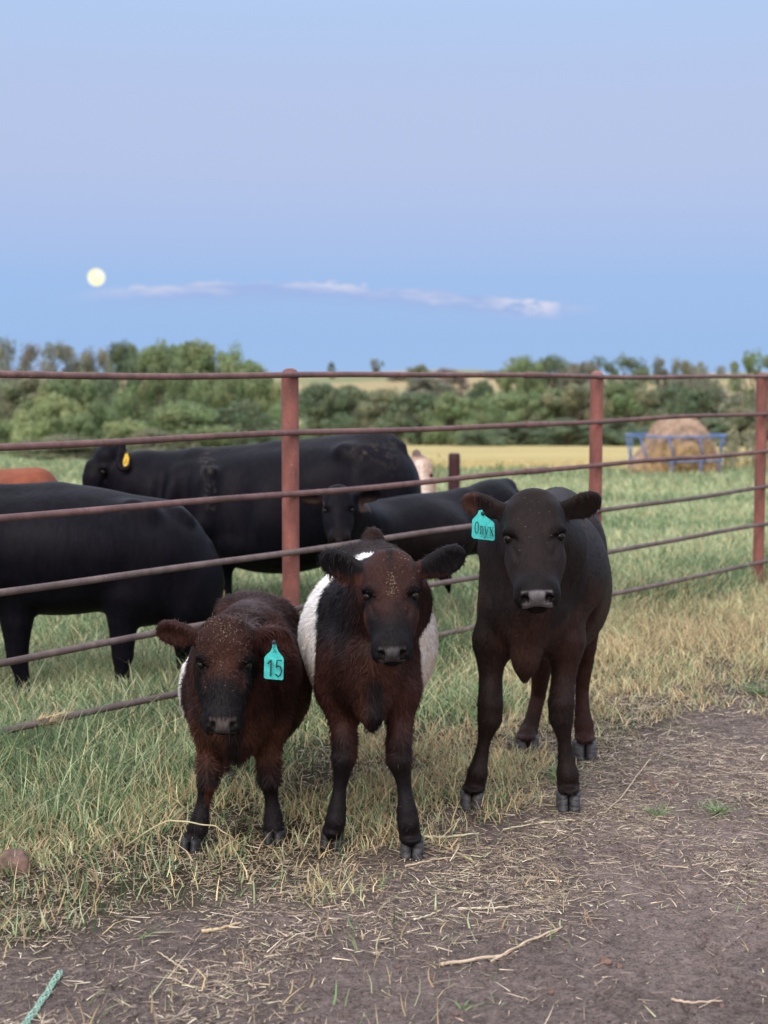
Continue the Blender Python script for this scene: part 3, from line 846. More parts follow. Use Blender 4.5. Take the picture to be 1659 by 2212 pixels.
class Head:
    """a calf or cow head: origin at the poll, s to the side, a towards the muzzle, n out of the face"""
    def __init__(s, o, sd, a, L):
        s.o = np.asarray(o, float); s.a = nrm(a); s.s = nrm(sd - s.a * np.dot(sd, s.a)); s.n = nrm(np.cross(s.a, s.s))
        s.L = L; s.ax = np.array([s.s, s.a, s.n])

    @staticmethod
    def facing(poll, muz, Y, phi, yaw=0.0):
        """poll and muzzle given in reference pixels at depth Y; phi tips the nose towards the viewer"""
        p0 = P(poll[0], poll[1], Y); p1 = P(muz[0], muz[1], Y)
        d = p1 - p0; flatL = np.linalg.norm(d); d = d / flatL
        tow = nrm(CAMP - (p0 + p1) / 2); tow = nrm(tow - d * (tow @ d))
        ph = math.radians(phi); L = flatL / math.cos(ph)
        a = d * math.cos(ph) + tow * math.sin(ph)
        sd = np.cross(tow, d) * -1
        if sd[0] < 0: sd = -sd
        if yaw:
            y = math.radians(yaw); n0 = tow * math.cos(ph) - d * math.sin(ph)
            sd = sd * math.cos(y) + n0 * math.sin(y)
        return Head(p0 - a * 0.0, sd, a, L)

    def w(s, q): return s.o + s.L * (q[0] * s.s + q[1] * s.a + q[2] * s.n)

    def local(s, V): return (V - s.o) @ s.ax.T / s.L

    def ell(s, S, c, r, k, sub=False, both=False):
        for m in ((1, -1) if both else (1,)):
            S.ell(s.w((c[0] * m, c[1], c[2])), np.asarray(r) * s.L, k * s.L, s.ax, sub)

    def cap(s, S, c0, c1, r0, r1, k, sub=False, both=False, flat=None):
        for m in ((1, -1) if both else (1,)):
            f = None if flat is None else (s.ax[flat[0]], flat[1])
            S.cap(s.w((c0[0] * m, c0[1], c0[2])), s.w((c1[0] * m, c1[1], c1[2])), r0 * s.L, r1 * s.L, k * s.L, sub, f)

    pad_a = .925; nose = (0.0, 0.0)

    def sculpt(s, S):
        da, dn = s.nose
        s.ell(S, (0, .20, -.20), (.246, .215, .205), .05)
        s.ell(S, (0, .075, -.17), (.165, .10, .15), .07)
        s.cap(S, (.10, .20, -.10), (.145, .36, -.115), .09, .085, .06, both=True)
        s.cap(S, (.14, .335, -.115), (.195, .375, -.15), .055, .05, .05, both=True)
        s.cap(S, (0, .34, -.135), (0, .80, -.105), .155, .105, .07, flat=(2, .72))
        s.cap(S, (.105, .50, -.20), (.075, .84, -.165), .095, .080, .06, both=True)
        s.ell(S, (0, .87, -.125), (.165, .115, .115), .05)
        s.ell(S, (.098, .915, -.170), (.084, .088, .092), .04, both=True)
        s.ell(S, (0, .952, -.110), (.138, .052, .090), .03)
        s.cap(S, (.065, .40, -.33), (.02, .87, -.235), .115, .065, .06, both=True)
        s.ell(S, (.128, .50, -.235), (.096, .22, .165), .06, both=True)
        s.cap(S, (.150, .55, -.25), (.090, .84, -.20), .085, .075, .05, both=True)
        s.ell(S, (0, .925, -.270), (.100, .080, .050), .03)
        # eye hollows and the groove below them
        s.ell(S, (.222, .410, -.125), (.040, .050, .050), .030, sub=True, both=True)
        s.cap(S, (.185, .47, -.085), (.145, .60, -.085), .012, .008, .05, sub=True, both=True)
        # upper and lower lids
        s.cap(S, (.125, .378, -.055), (.236, .352, -.130), .026, .019, .03, both=True)
        s.cap(S, (.165, .435, -.085), (.105, .515, -.045), .014, .010, .03, sub=True, both=True)
        s.cap(S, (.168, .455, -.105), (.222, .452, -.152), .011, .010, .016, both=True)
        # nostrils: commas opening sideways
        s.ell(S, (.080, .992 + da, -.085 + dn), (.027, .05, .036), .014, sub=True, both=True)
        s.cap(S, (.085, .985 + da, -.060 + dn), (.122, .945 + da, -.105 + dn), .017, .012, .014, sub=True, both=True)
        # mouth
        s.cap(S, (-.085, 1.0, -.226), (.085, 1.0, -.226), .017, .017, .012, sub=True)
        s.cap(S, (.08, .995, -.226), (.155, .86, -.232), .017, .010, .012, sub=True, both=True)

    def ear(s, S, root, tip, wid, Yr, Yt, cup, k=0.02, thick=0.013, cupd=0.75, blunt=0.0):
        r = P(root[0], root[1], Yr); t = P(tip[0], tip[1], Yt)
        ax = nrm(t - r); ln = np.linalg.norm(t - r)
        cd = nrm(cup); cd = nrm(cd - ax * (cd @ ax)); wd = np.cross(ax, cd)
        A = np.array([ax, wd, cd]); W = wid * Yr / FPX
        c = r + ax * ln * 0.56
        S.ell(c, (ln * 0.46, W, thick * 1.5), k, A)
        S.ell(r + ax * ln * 0.74, (ln * 0.28, W * .82, thick * 1.3), k, A)
        S.cap(r - ax * 0.03, r + ax * ln * 0.45, 0.03 * (W / .045), W * 0.62, k, flat=(cd, .55))
        S.ell(c + ax * ln * 0.03 + cd * thick * 1.5, (ln * 0.36, W * 0.74, thick * 1.6 * cupd), 0.012, A, sub=True)
        return c, A, ln, W

    def eyes(s, parent, r=0.0405):
        for m in (1, -1):
            c = s.w((.199 * m, .414, -.132)); mb = MB()
            nu, nv_ = 18, 12; th = np.linspace(0, math.pi, nv_ + 1); ph = np.arange(nu) * 2 * math.pi / nu
            pts = np.array([[math.sin(t_) * math.cos(p_), math.sin(t_) * math.sin(p_), math.cos(t_)] for t_ in th for p_ in ph]) * r * s.L @ (s.ax.T * np.array([1, .86, 1.0])) @ s.ax
            q = [(i * nu + j, i * nu + (j + 1) % nu, (i + 1) * nu + (j + 1) % nu, (i + 1) * nu + j) for i in range(nv_) for j in range(nu)]
            mb.add(c + pts, q); mb.build('eye', MAT['eye'], parent)


def hoof(parent, c, w, h, fwd, toe=1.25, mat='hoof'):
    """a cloven hoof: two claws side by side; c = middle of the sole, w = half width, fwd = walking direction"""
    f = nrm(np.array([fwd[0], fwd[1], 0.0])); sd = np.array([-f[1], f[0], 0])
    o = bpy.data.objects.new('hoof', None)
    objs = []
    for m in (1, -1):
        mb = MB(); seg = 16; rings = []
        for (z, rx, ry, ox) in ((h * 1.10, .40, .80, -.02), (h, .47, .92, 0), (h * .72, .48, .95, .06), (h * .35, .49, 1.0, .16), (h * .08, .50, 1.08, .24), (0, .45, 1.02, .24)):
            a = np.arange(seg) * 2 * math.pi / seg
            ca, sa = np.cos(a), np.sin(a)
            px = np.sign(ca) * np.abs(ca) ** .8 * rx * w; py = np.sign(sa) * np.abs(sa) ** .85 * ry * w * toe
            px = px - m * np.maximum(py, 0) * 0.05
            rings.append(c + np.outer(px + m * .50 * w, sd) + np.outer(py + ox * w, f) + np.array([0, 0, z]))
        V = np.concatenate(rings + [rings[0].mean(0)[None], rings[-1].mean(0)[None]])
        k = len(rings)
        q = [(i * seg + j, i * seg + (j + 1) % seg, (i + 1) * seg + (j + 1) % seg, (i + 1) * seg + j) for i in range(k - 1) for j in range(seg)]
        t = [(k * seg, (j + 1) % seg, j) for j in range(seg)] + [(k * seg + 1, (k - 1) * seg + j, (k - 1) * seg + (j + 1) % seg) for j in range(seg)]
        mb.add(V, q, t); objs.append(mb)
    a = objs[0].build('hoof', MAT[mat], parent)
    objs[1].build('claw', MAT[mat], a)


STROKES = {
    '1': [([(.16, .74), (.56, 1.0), (.56, 0)], .23)],
    '5': [([(.85, 1.0), (.28, 1.0), (.2, .56)], .21), ([(.2, .55), (.45, .66), (.75, .6), (.88, .36), (.76, .1), (.46, 0), (.14, .12)], .21)],
    'E': [([(.9, 1), (.15, 1), (.15, 0), (.9, 0)], .17), ([(.15, .52), (.75, .52)], .15)],
    'A': [([(.05, 0), (.5, 1), (.95, 0)], .17), ([(.25, .36), (.75, .36)], .14)],
    'O': [([(.5, 1), (.22, .9), (.08, .5), (.22, .1), (.5, 0), (.78, .1), (.92, .5), (.78, .9), (.5, 1)], .20)],
    'n': [([(.1, .66), (.3, .7), (.3, .0)], .20), ([(.3, .52), (.5, .69), (.72, .66), (.78, .5), (.78, 0)], .19), ([(.08, 0), (.5, 0)], .09), ([(.58, 0), (1.0, 0)], .09)],
    'y': [([(.1, .68), (.5, .02)], .20), ([(.9, .68), (.5, .02), (.34, -.26), (.12, -.3)], .12), ([(.0, .68), (.36, .68)], .09), ([(.66, .68), (1.0, .68)], .09), ([(.10, -.31), (.18, -.24)], .19)],
    'x': [([(.1, .68), (.9, 0)], .21), ([(.88, .68), (.12, 0)], .12), ([(.0, .68), (.4, .68)], .09), ([(.64, .68), (1.0, .68)], .09), ([(.0, 0), (.36, 0)], .09), ([(.62, 0), (1.02, 0)], .09)],
}


def strokes(mb, ch, o, rx, uy, nz, w, h):
    """flat brush strokes of a letter: o = lower-left corner, rx/uy/nz = right, up, out"""
    for pts, th in STROKES[ch]:
        p = np.array([o + rx * (a * w) + uy * (b * h) for a, b in pts]); t = np.gradient(p, axis=0)
        t = nrm(t); sd = np.cross(nz, t); hw = th * w * 0.5
        p[0] -= t[0] * hw * .6; p[-1] += t[-1] * hw * .6
        V = np.stack([p - sd * hw, p + sd * hw, p + sd * hw + nz * .0006, p - sd * hw + nz * .0006], 1).reshape(-1, 3)
        q = []
        for i in range(len(p) - 1):
            for j in range(4): q.append((i * 4 + j, i * 4 + (j + 1) % 4, i * 4 + 4 + (j + 1) % 4, i * 4 + 4 + j))
        mb.add(V, q)


def ear_tag(parent, pts, mat, Y, stud, label=None, lean=0.1):
    """outline in reference pixels at depth Y, extruded; returns a frame for lettering"""
    p = np.array([P(u, v, Y - lean * 0.0) for u, v in pts])
    nz = nrm(CAMP - p.mean(0)); nz = nrm(np.array([nz[0], nz[1], 0]))
    V = np.concatenate([p + nz * .0012, p - nz * .0012]); n = len(p)
    me_f = [list(range(n)), list(range(2 * n - 1, n - 1, -1))] + [[i, i + n, (i + 1) % n + n, (i + 1) % n] for i in range(n)]
    me = bpy.data.meshes.new('ear_tag'); me.from_pydata([tuple(x) for x in V], [], me_f); me.update(); me.materials.append(mat)
    o = bpy.data.objects.new('ear_tag', me); COL.objects.link(o); o.parent = parent
    if label: o['label'] = label
    if stud:
        c = P(stud[0], stud[1], Y) + nz * .004; mb = MB()
        mb.tube([c - nz * .012, c + nz * .001, c + nz * .005, c + nz * .0062], [.006, .0075, .006, .001], 14)
        mb.build('stud', MAT['ink'], o)
    return o, nz


def tag_letter_frame(p_ll, p_lr, p_ul, Y):
    a, b, c = P(*p_ll, Y), P(*p_lr, Y), P(*p_ul, Y)
    return a, nrm(b - a), nrm(c - a), np.linalg.norm(b - a), np.linalg.norm(c - a)


def flecks(parent, head, n, spread, name='hay_flecks', centre=(0, .2), seed=5, V=None, nv=None, size=.010):
    """bits of chaff lying in the hair of the forehead"""
    r = np.random.default_rng(seed)
    loc = head.local(V)
    ok = np.where((loc[:, 2] > -.16) & (np.abs(loc[:, 0] - centre[0]) < spread[0]) & (np.abs(loc[:, 1] - centre[1]) < spread[1]) & ((nv @ head.n) > .2))[0]
    if not len(ok): return
    w = np.exp(-((loc[ok, 0] - centre[0]) / (spread[0] * .7)) ** 2 - ((loc[ok, 1] - centre[1]) / (spread[1] * .7)) ** 2)
    k = r.choice(ok, n, p=w / w.sum())
    b = V[k] + nv[k] * .008 + r.normal(0, .003, (n, 3)); d = r.normal(0, 1, (n, 3)); d -= nv[k] * (d * nv[k]).sum(1, keepdims=True) * .7; d = nrm(d)
    sd = nrm(np.cross(d, nv[k]))
    ln = size * (0.25 + r.random(n) ** 2 * 1.2)
    c = np.array([.25, .19, .125]) * (0.5 + 0.8 * r.random(n))[:, None]
    o = ribbons(name, b, d, ln, np.full(n, .0013), sd, .2 * r.random(n), c, MAT['straw'], side=sd)
    o.parent = parent


def leg(S, Y0, pts, k=0.022):
    """pts: (u, v, Y, radius px)"""
    S.chain([(P(u, v, Y), r * Y / FPX) for u, v, Y, r in pts], k)


class PX:
    """sculpt with reference pixels"""
    def __init__(s, S, fy=None): s.S = S; s.fy = fy or (lambda u, Y: Y)

    def sub(s, a, b, k=.05):
        s.S.cap(P(*a[:3]), P(*b[:3]), a[3] * a[2] / FPX, b[3] * b[2] / FPX, k, sub=True)

    def ell(s, u, v, Y, ru, rv, ry, k=.05, rot=0.0, yaw=0.0):
        Y = s.fy(u, Y); a = math.radians(rot); b = math.radians(yaw)
        A = np.array([[math.cos(a) * math.cos(b), math.sin(b), -math.sin(a) * math.cos(b)], [math.sin(a) * math.cos(b), math.sin(b) * 0, math.cos(a)], [-math.sin(b), math.cos(b), 0]])
        A[1] = nrm(A[1] - A[0] * (A[1] @ A[0])); A[2] = np.cross(A[0], A[1])
        s.S.ell(P(u, v, Y), (ru * Y / FPX, rv * Y / FPX, ry), k, A)
    def cap(s, a, b, k=.05, flat=None):
        a = (a[0], a[1], s.fy(a[0], a[2]), a[3]); b = (b[0], b[1], s.fy(b[0], b[2]), b[3])
        s.S.cap(P(*a[:3]), P(*b[:3]), a[3] * a[2] / FPX, b[3] * b[2] / FPX, k, flat=flat)
    def chain(s, pts, k=.007):
        for i, (a, b) in enumerate(zip(pts[:-1], pts[1:])): s.cap(a, b, .045 if i == 0 else k)


def gy(v, u=830):
    """depth at which the ground shows at reference row v"""
    dy = (CY - v) / FPX
    return (CP + dy * SP) * CAMZ / -(dy * CP - SP)


# ------------------------------------------------------------------ the animals
BLACK = np.array((.0075, .0066, .0078)); BROWN = np.array((.0275, .0115, .0095)); RUST = np.array((.055, .0225, .0145))
WHITE = np.array((.74, .72, .70)); NOSE = np.array((.073, .070, .076))


def blend(c, new, f): return c * (1 - f[:, None]) + np.asarray(new) * f[:, None]


def finish(root, name, S, colour, coat, fur_args, heads, res_smooth=2):
    V, F, nv = S.mesh(res_smooth)
    col, wet, skip, ln, flow = colour(V, nv)
    o = mesh_np(name, V, F, coat, root, True, col=col, attrs={'wet': wet})
    if fur_args:
        fur('fur', V, F, nv, col * fur_args.get('gain', 1.25), fur_args['n'], ln, flow, MAT['fur'], o, skip=skip,
            width=fur_args.get('w', .0022), lift=fur_args.get('lift', .3), seed=fur_args.get('seed', 1), tip=fur_args.get('tip', 1.3))
    return V, F, nv, o


def face_masks(H, V):
    l = H.local(V)
    inhead = (l[:, 1] > -.15) & (l[:, 1] < 1.15) & (np.abs(l[:, 0]) < .32) & (l[:, 2] > -.5) & (l[:, 2] < .15)
    s_, a_, n_ = np.abs(l[:, 0]), l[:, 1], l[:, 2]
    pad = inhead * sstep(a_ + .25 * np.maximum(s_ - .06, 0), H.pad_a, H.pad_a + .02) * sstep(s_, .125, .108) * sstep(n_, -.205, -.19)
    lip = inhead * sstep(a_, .93, .96) * sstep(n_, -.215, -.235)
    muz = inhead * sstep(a_, .70, .86)
    eye = inhead * np.exp(-((s_ - .215) ** 2 + (a_ - .42) ** 2) / .075 ** 2)
    hole = inhead * (sstep(s_, .055, .07) * sstep(s_, .13, .11) * sstep(a_, .93 + H.nose[0], .95 + H.nose[0]) * sstep(n_, -.125, -.11))
    return l, inhead.astype(float), pad, lip, muz, eye, hole


def flow_default(V, H, back=.55):
    f = np.tile(np.array([0, back, -.8]), (len(V), 1))
    l = H.local(V); ih = ((l[:, 1] > -.05) & (np.abs(l[:, 0]) < .3) & (l[:, 2] > -.45))
    # on the face the hair fans out from a whorl between the eyes
    w = np.stack([l[:, 0], l[:, 1] - .42, np.zeros(len(V))], 1)
    g = nrm(w) @ H.ax
    g = g * .8 + H.a * .35
    f[ih] = g[ih]
    return f


def calf_right():
    root = empty('calf', P(1150, 1752, 5.95) * [1, 1, 0])
    tag(root, 'tallest calf, short black coat, wearing a teal ear tag that reads Onyx', 'calf', 'calves in front of the fence')
    S = Sculpt(.0062); X = PX(S)
    # trunk
    X.ell(1178, 1238, 6.05, 136, 158, .46, .06)
    X.ell(1192, 1280, 6.15, 124, 138, .36, .06)
    X.ell(1207, 1195, 6.48, 104, 128, .26, .06)
    X.cap((1160, 1120, 5.8, 48), (1205, 1100, 6.5, 46), .06)
    X.cap((1168, 1118, 6.55, 30), (1250, 1122, 6.55, 34), .05)
    X.cap((1206, 1078, 6.6, 19), (1206, 1100, 6.75, 24), .05)
    X.ell(1143, 1315, 5.70, 92, 112, .24, .06)
    # shoulders
    X.cap((1088, 1215, 5.75, 52), (1066, 1385, 5.66, 38), .05)
    X.cap((1200, 1235, 5.75, 56), (1221, 1385, 5.66, 37), .05)
    # neck and throat
    X.cap((1158, 1200, 5.75, 96), (1147, 1140, 5.42, 62), .06)
    X.cap((1142, 1300, 5.6, 82), (1146, 1200, 5.40, 50), .05)
    X.cap((1142, 1300, 5.47, 48), (1136, 1430, 5.49, 26), .06)
    X.cap((1134, 1420, 5.49, 21), (1133, 1468, 5.50, 8), .05)
    X.sub((1094, 1300, 5.36, 13), (1100, 1410, 5.36, 20), .07)
    X.sub((1178, 1330, 5.36, 10), (1172, 1415, 5.38, 16), .07)
    X.sub((1087, 1165, 5.46, 12), (1092, 1290, 5.42, 10), .06)
    X.sub((1262, 1230, 5.78, 8), (1268, 1400, 5.74, 9), .06)
    # legs
    L1 = [(1062, 1385, 5.68, 40), (1060, 1462, 5.66, 25), (1059, 1522, 5.62, 28), (1058, 1552, 5.62, 27), (1046, 1600, 5.63, 14), (1038, 1640, 5.63, 16), (1032, 1668, 5.62, 22), (1025, 1700, 5.64, 23)]
    L2 = [(1222, 1385, 5.68, 40), (1217, 1465, 5.66, 26), (1212, 1520, 5.62, 29), (1212, 1550, 5.62, 27), (1219, 1598, 5.63, 14.5), (1223, 1640, 5.63, 18), (1226, 1672, 5.62, 24), (1228, 1702, 5.64, 24)]
    H1 = [(1160, 1330, 6.50, 50), (1172, 1425, 6.52, 25), (1163, 1500, 6.62, 16), (1152, 1548, 6.60, 16), (1142, 1580, 6.58, 20), (1138, 1588, 6.55, 20)]
    H2 = [(1258, 1300, 6.40, 48), (1265, 1395, 6.42, 24), (1263, 1425, 6.46, 20), (1257, 1490, 6.47, 14.5), (1258, 1535, 6.45, 16), (1261, 1565, 6.44, 21), (1263, 1586, 6.43, 21)]
    for lg in (L1, L2, H1, H2): X.chain(lg)
    for u, v, y, ru in ((1022, 1703, 5.62, 24.5), (1228, 1705, 5.60, 25), (1137, 1592, 6.52, 22), (1263, 1595, 6.40, 23)): X.ell(u, v, y, ru, 8, .050, .012)
    # head
    H = Head.facing((1149, 1046), (1159, 1266), 5.30, 36, yaw=0)
    H.sculpt(S)
    S.cap(H.w((0, .18, -.25)), P(1150, 1180, 5.6), .17 * H.L, .20, .05)
    e1 = H.ear(S, (1090, 1104), (1002, 1084), 31, 5.42, 5.50, (.2, -.8, -.35))
    e2 = H.ear(S, (1208, 1102), (1295, 1084), 35, 5.42, 5.48, (-.25, -.8, -.45), cupd=.35)

    def colour(V, nv):
        l, ih, pad, lip, muz, eye, hole = face_masks(H, V)
        u, v, _ = project(V); n = fbm(V * 6, 3)
        c = np.tile(np.array((.0135, .0092, .0088)), (len(V), 1))
        br = sstep(v, 1200, 1300) * sstep(v, 1560, 1430) * sstep(n, .38, .6) * (1 - ih)
        c = blend(c, (.030, .0160, .0130), br * .95)
        c = blend(c, (.023, .0150, .0140), (1 - ih) * sstep(V[:, 1], 5.75, 6.0) * .7)
        hind = sstep(V[:, 1], 6.2, 6.3) * sstep(v, 1330, 1420)
        c = blend(c, (.036, .0165, .0135), hind * .9 * sstep(n, .2, .5))
        c = blend(c, BLACK * .8, muz * .8); c = blend(c, BLACK * .5, eye)
        c = blend(c, NOSE * 1.6, pad * (1 - hole)); c = blend(c, (.006, .005, .005), hole * .8)
        c = blend(c, (.055, .026, .02), sstep(u, 1040, 1020) * (v < 1115) * (v > 1065) * .8)
        skip = np.clip(pad * 1.2 + lip + hole, 0, 1)
        ln = np.full(len(V), .018) * (1 - .45 * ih) + .0 * ih
        return c, pad, skip, ln, flow_default(V, H)
    V, F, nv, o = finish(root, 'body', S, colour, MAT['coat'], dict(n=90000, w=.0019, lift=.24, seed=3, gain=1.1, tip=1.7), [H])
    H.eyes(o)
    for lg, bu, bv, y in ((L1, 1020, 1752, 5.62), (L2, 1229, 1756, 5.60), (H1, 1139, 1625, 6.54), (H2, 1264, 1641, 6.40)):
        c = P(bu, bv, gy(bv)) * [1, 1, 0]; c[1] += .03; hoof(o, c, 27 * c[1] / FPX, .064, (-0.05, -1))
    pts = [(1034, 1103), (1041, 1101), (1049, 1115), (1064, 1126), (1068, 1131), (1069, 1164), (1066, 1168), (1023, 1163), (1019, 1159), (1020, 1123), (1024, 1118), (1032, 1110)]
    t, nz = ear_tag(o, pts, MAT['tag'], 5.40, (1043, 1109))
    a, rx, uy, w, h = tag_letter_frame((1024, 1151), (1066, 1157), (1025, 1126), 5.388)
    mb = MB()
    for i, ch in enumerate('Onyx'):
        cw = w / 4
        strokes(mb, ch, a + rx * (cw * i + .0012) + nz * .004, rx, uy, nz, cw * (.92 if i else .86), h * 1.0)
    strokes_small = [((.02, -.26), (.10, -.12)), ((.09, -.26), (.16, -.14)), ((.15, -.27), (.24, -.16)), ((.22, -.27), (.27, -.2))]
    for (x0, y0), (x1, y1) in strokes_small:
        p0 = a + rx * w * (.62 + x0) + uy * h * y0 + nz * .004; p1 = a + rx * w * (.62 + x1) + uy * h * y1 + nz * .004
        mb.tube([p0, p1], .0005, 5)
    mb.build('lettering', MAT['ink'], t)
    flecks(o, H, 34, (.2, .4), centre=(0, .25), seed=2, V=V, nv=nv, size=.0055)


def calf_middle():
    root = empty('calf', P(800, 1850, 5.4) * [1, 1, 0])
    tag(root, 'dark brown calf with a broad white belt and no ear tag, between two others', 'calf', 'calves in front of the fence')
    S = Sculpt(.006); X = PX(S)
    X.ell(795, 1372, 5.62, 145, 160, .42, .06)
    X.ell(797, 1400, 5.65, 140, 140, .32, .06)
    X.ell(802, 1295, 5.98, 108, 118, .24, .06)
    X.cap((762, 1205, 5.98, 24), (842, 1208, 5.98, 24), .06)
    X.cap((806, 1161, 6.05, 22), (806, 1200, 6.15, 26), .05)
    X.cap((790, 1262, 5.35, 40), (806, 1215, 5.95, 34), .06)
    X.ell(795, 1435, 5.20, 104, 118, .24, .06)
    X.cap((738, 1320, 5.28, 50), (724, 1490, 5.16, 38), .05)
    X.cap((850, 1330, 5.28, 50), (868, 1490, 5.12, 36), .05)
    X.cap((778, 1300, 5.32, 70), (838, 1260, 5.02, 56), .06)
    X.cap((800, 1400, 5.15, 78), (836, 1320, 4.98, 50), .05)
    X.cap((800, 1440, 5.00, 46), (803, 1535, 4.99, 24), .06)
    X.cap((803, 1525, 4.99, 22), (803, 1574, 5.00, 9), .05)
    X.sub((765, 1440, 4.93, 12), (772, 1520, 4.92, 18), .07)
    X.sub((842, 1450, 4.93, 12), (836, 1520, 4.92, 16), .07)
    L1 = [(726, 1490, 5.18, 40), (741, 1560, 5.16, 30), (745, 1602, 5.13, 28), (743, 1636, 5.12, 28), (737, 1682, 5.14, 16.5), (733, 1708, 5.14, 14.5), (728, 1748, 5.13, 20), (725, 1772, 5.12, 22.5), (720, 1794, 5.14, 22)]
    L2 = [(868, 1490, 5.12, 38), (864, 1560, 5.10, 29), (861, 1606, 5.06, 28), (862, 1642, 5.05, 28), (871, 1682, 5.06, 17), (874, 1708, 5.06, 15.5), (879, 1752, 5.04, 22), (882, 1778, 5.03, 24), (886, 1808, 5.05, 23.5)]
    H1 = [(762, 1420, 6.0, 45), (748, 1540, 6.05, 20), (738, 1640, 6.05, 13), (735, 1680, 6.0, 12)]
    H2 = [(848, 1420, 6.0, 45), (862, 1540, 6.05, 20), (870, 1640, 6.05, 13), (872, 1680, 6.0, 12)]
    for lg in (L1, L2, H1, H2): X.chain(lg)
    for u, v, y, ru in ((719, 1793, 5.135, 23), (888, 1810, 5.035, 24)): X.ell(u, v, y, ru, 8, .050, .012)
    H = Head.facing((842, 1180), (847, 1394), 4.86, 30); H.pad_a = .905; H.nose = (-.012, .012)
    H.sculpt(S)
    S.cap(H.w((0, .2, -.25)), P(832, 1300, 5.12), .17 * H.L, .16, .05)
    H.ear(S, (792, 1240), (695, 1206), 35, 4.98, 5.06, (.15, -.85, -.35), cupd=.5)
    H.ear(S, (903, 1234), (1001, 1198), 36, 4.98, 5.06, (-.2, -.85, -.35), cupd=.5)

    def colour(V, nv):
        l, ih, pad, lip, muz, eye, hole = face_masks(H, V)
        u, v, _ = project(V); n = fbm(V * 6, 3); n2 = fbm(V * 22, 3)
        c = np.tile(BROWN * .55, (len(V), 1))
        rust = sstep(v, 1290, 1420) * sstep(v, 1660, 1560) * sstep(n, .36, .62)
        c = blend(c, BROWN * 1.25, rust)
        # black mane along the neck and shoulder, black stripe down the brisket
        c = blend(c, BLACK, (1 - ih) * sstep(v + 160 * (n - .5), 1450, 1310) * sstep(u + 60 * (n2 - .5), 790, 735) * .9)
        c = blend(c, RUST * .9, (1 - ih) * np.exp(-((u - 835) / 45) ** 2 - ((v - 1440) / 45) ** 2) * (V[:, 1] < 5.15) * .8)
        c = blend(c, BLACK, sstep(np.abs(u - 812), 26, 8) * sstep(v, 1440, 1490) * (V[:, 1] < 5.2) * .9)
        c = blend(c, BLACK * 1.1, sstep(v + 130 * (n - .5), 1560, 1660) * .95)
        c = blend(c, BROWN * 1.3, sstep(v, 1570, 1610) * sstep(v, 1740, 1630) * np.maximum(sstep(u, 750, 768) * (u < 800), sstep(u, 878, 892)) * .7)
        # belt
        yb = V[:, 1] + .10 * (n2 - .5) + .10 * (n - .5); zb = V[:, 2]
        front = 5.32 + .10 * sstep(zb, .65, .95) - .10 * sstep(zb, .55, .35)
        belt = sstep(yb, front - .012, front + .012) * sstep(yb - .16 * (1 - sstep(zb, .95, .80)) * -1, 5.865, 5.84) * (zb > .3)
        c = np.where(belt[:, None] > 0, c * (1 - belt[:, None]) + WHITE * np.array([1, .965, .92]) ** (2.2 * sstep(n2 + .3 * sstep(v, 1300, 1480), .5, .8))[:, None] * (.86 + .2 * n[:, None]) * belt[:, None], c)
        # face
        fc = BROWN * 1.15
        c = np.where(ih[:, None] > 0, np.asarray(fc) * (.75 + .5 * n[:, None]), c)
        c = blend(c, RUST * 1.15, ih * sstep(np.abs(l[:, 0]), .12, .2) * sstep(l[:, 1], .44, .58) * sstep(l[:, 1], .98, .8) * sstep(l[:, 2], -.1, -.2) * .9)
        c = blend(c, BLACK, ih * sstep(np.abs(l[:, 0]), .05, .02) * sstep(l[:, 1], .30, .08) * .7)
        c = blend(c, BLACK * .9, ih * sstep(l[:, 1] + .25 * (n2 - .5), .42, .72) * sstep(l[:, 2], -.25, -.14)); c = blend(c, BLACK * .9, muz); c = blend(c, BLACK * .5, np.clip(eye * 2.0, 0, 1))
        c = blend(c, NOSE * .6, pad * (1 - hole)); c = blend(c, (.005, .004, .004), hole * .8)
        ear = ((u < 786) & (u > 690) | (u > 910)) & (v > 1160) & (v < 1265) & (V[:, 1] < 5.12)
        c = np.where(ear[:, None], BLACK * 1.1, c)
        c = blend(c, RUST * 1.3, ear * sstep(v, 1232, 1250) * .7)
        skip = np.clip(pad * 1.2 + lip + hole, 0, 1)
        ln = np.full(len(V), .025) * (1 - .5 * ih) + .010 * (1 - ih) * sstep(v, 1420, 1320) * (u < 780) - .007 * ear
        ln = ln * (1 - .5 * sstep(v, 1600, 1680))
        return c, pad, skip, ln, flow_default(V, H)
    V, F, nv, o = finish(root, 'body', S, colour, MAT['coat'], dict(n=72000, w=.0022, lift=.32, seed=4, gain=1.3), [H])
    H.eyes(o)
    for bu, bv in ((716, 1834), (890, 1855), (735, 1698), (872, 1698)):
        c = P(bu, bv, gy(bv)) * [1, 1, 0]; c[1] += .03; hoof(o, c, (26.5 if bv > 1700 else 17) * c[1] / FPX, .054, (-.04, -1), mat='hoof' if bv > 1840 else 'hoof_dark')
    flecks(o, H, 80, (.045, .12), centre=(.01, .36), seed=9, V=V, nv=nv, size=.007)
    flecks(o, H, 70, (.22, .25), centre=(.09, .15), seed=12, V=V, nv=nv, size=.0055)


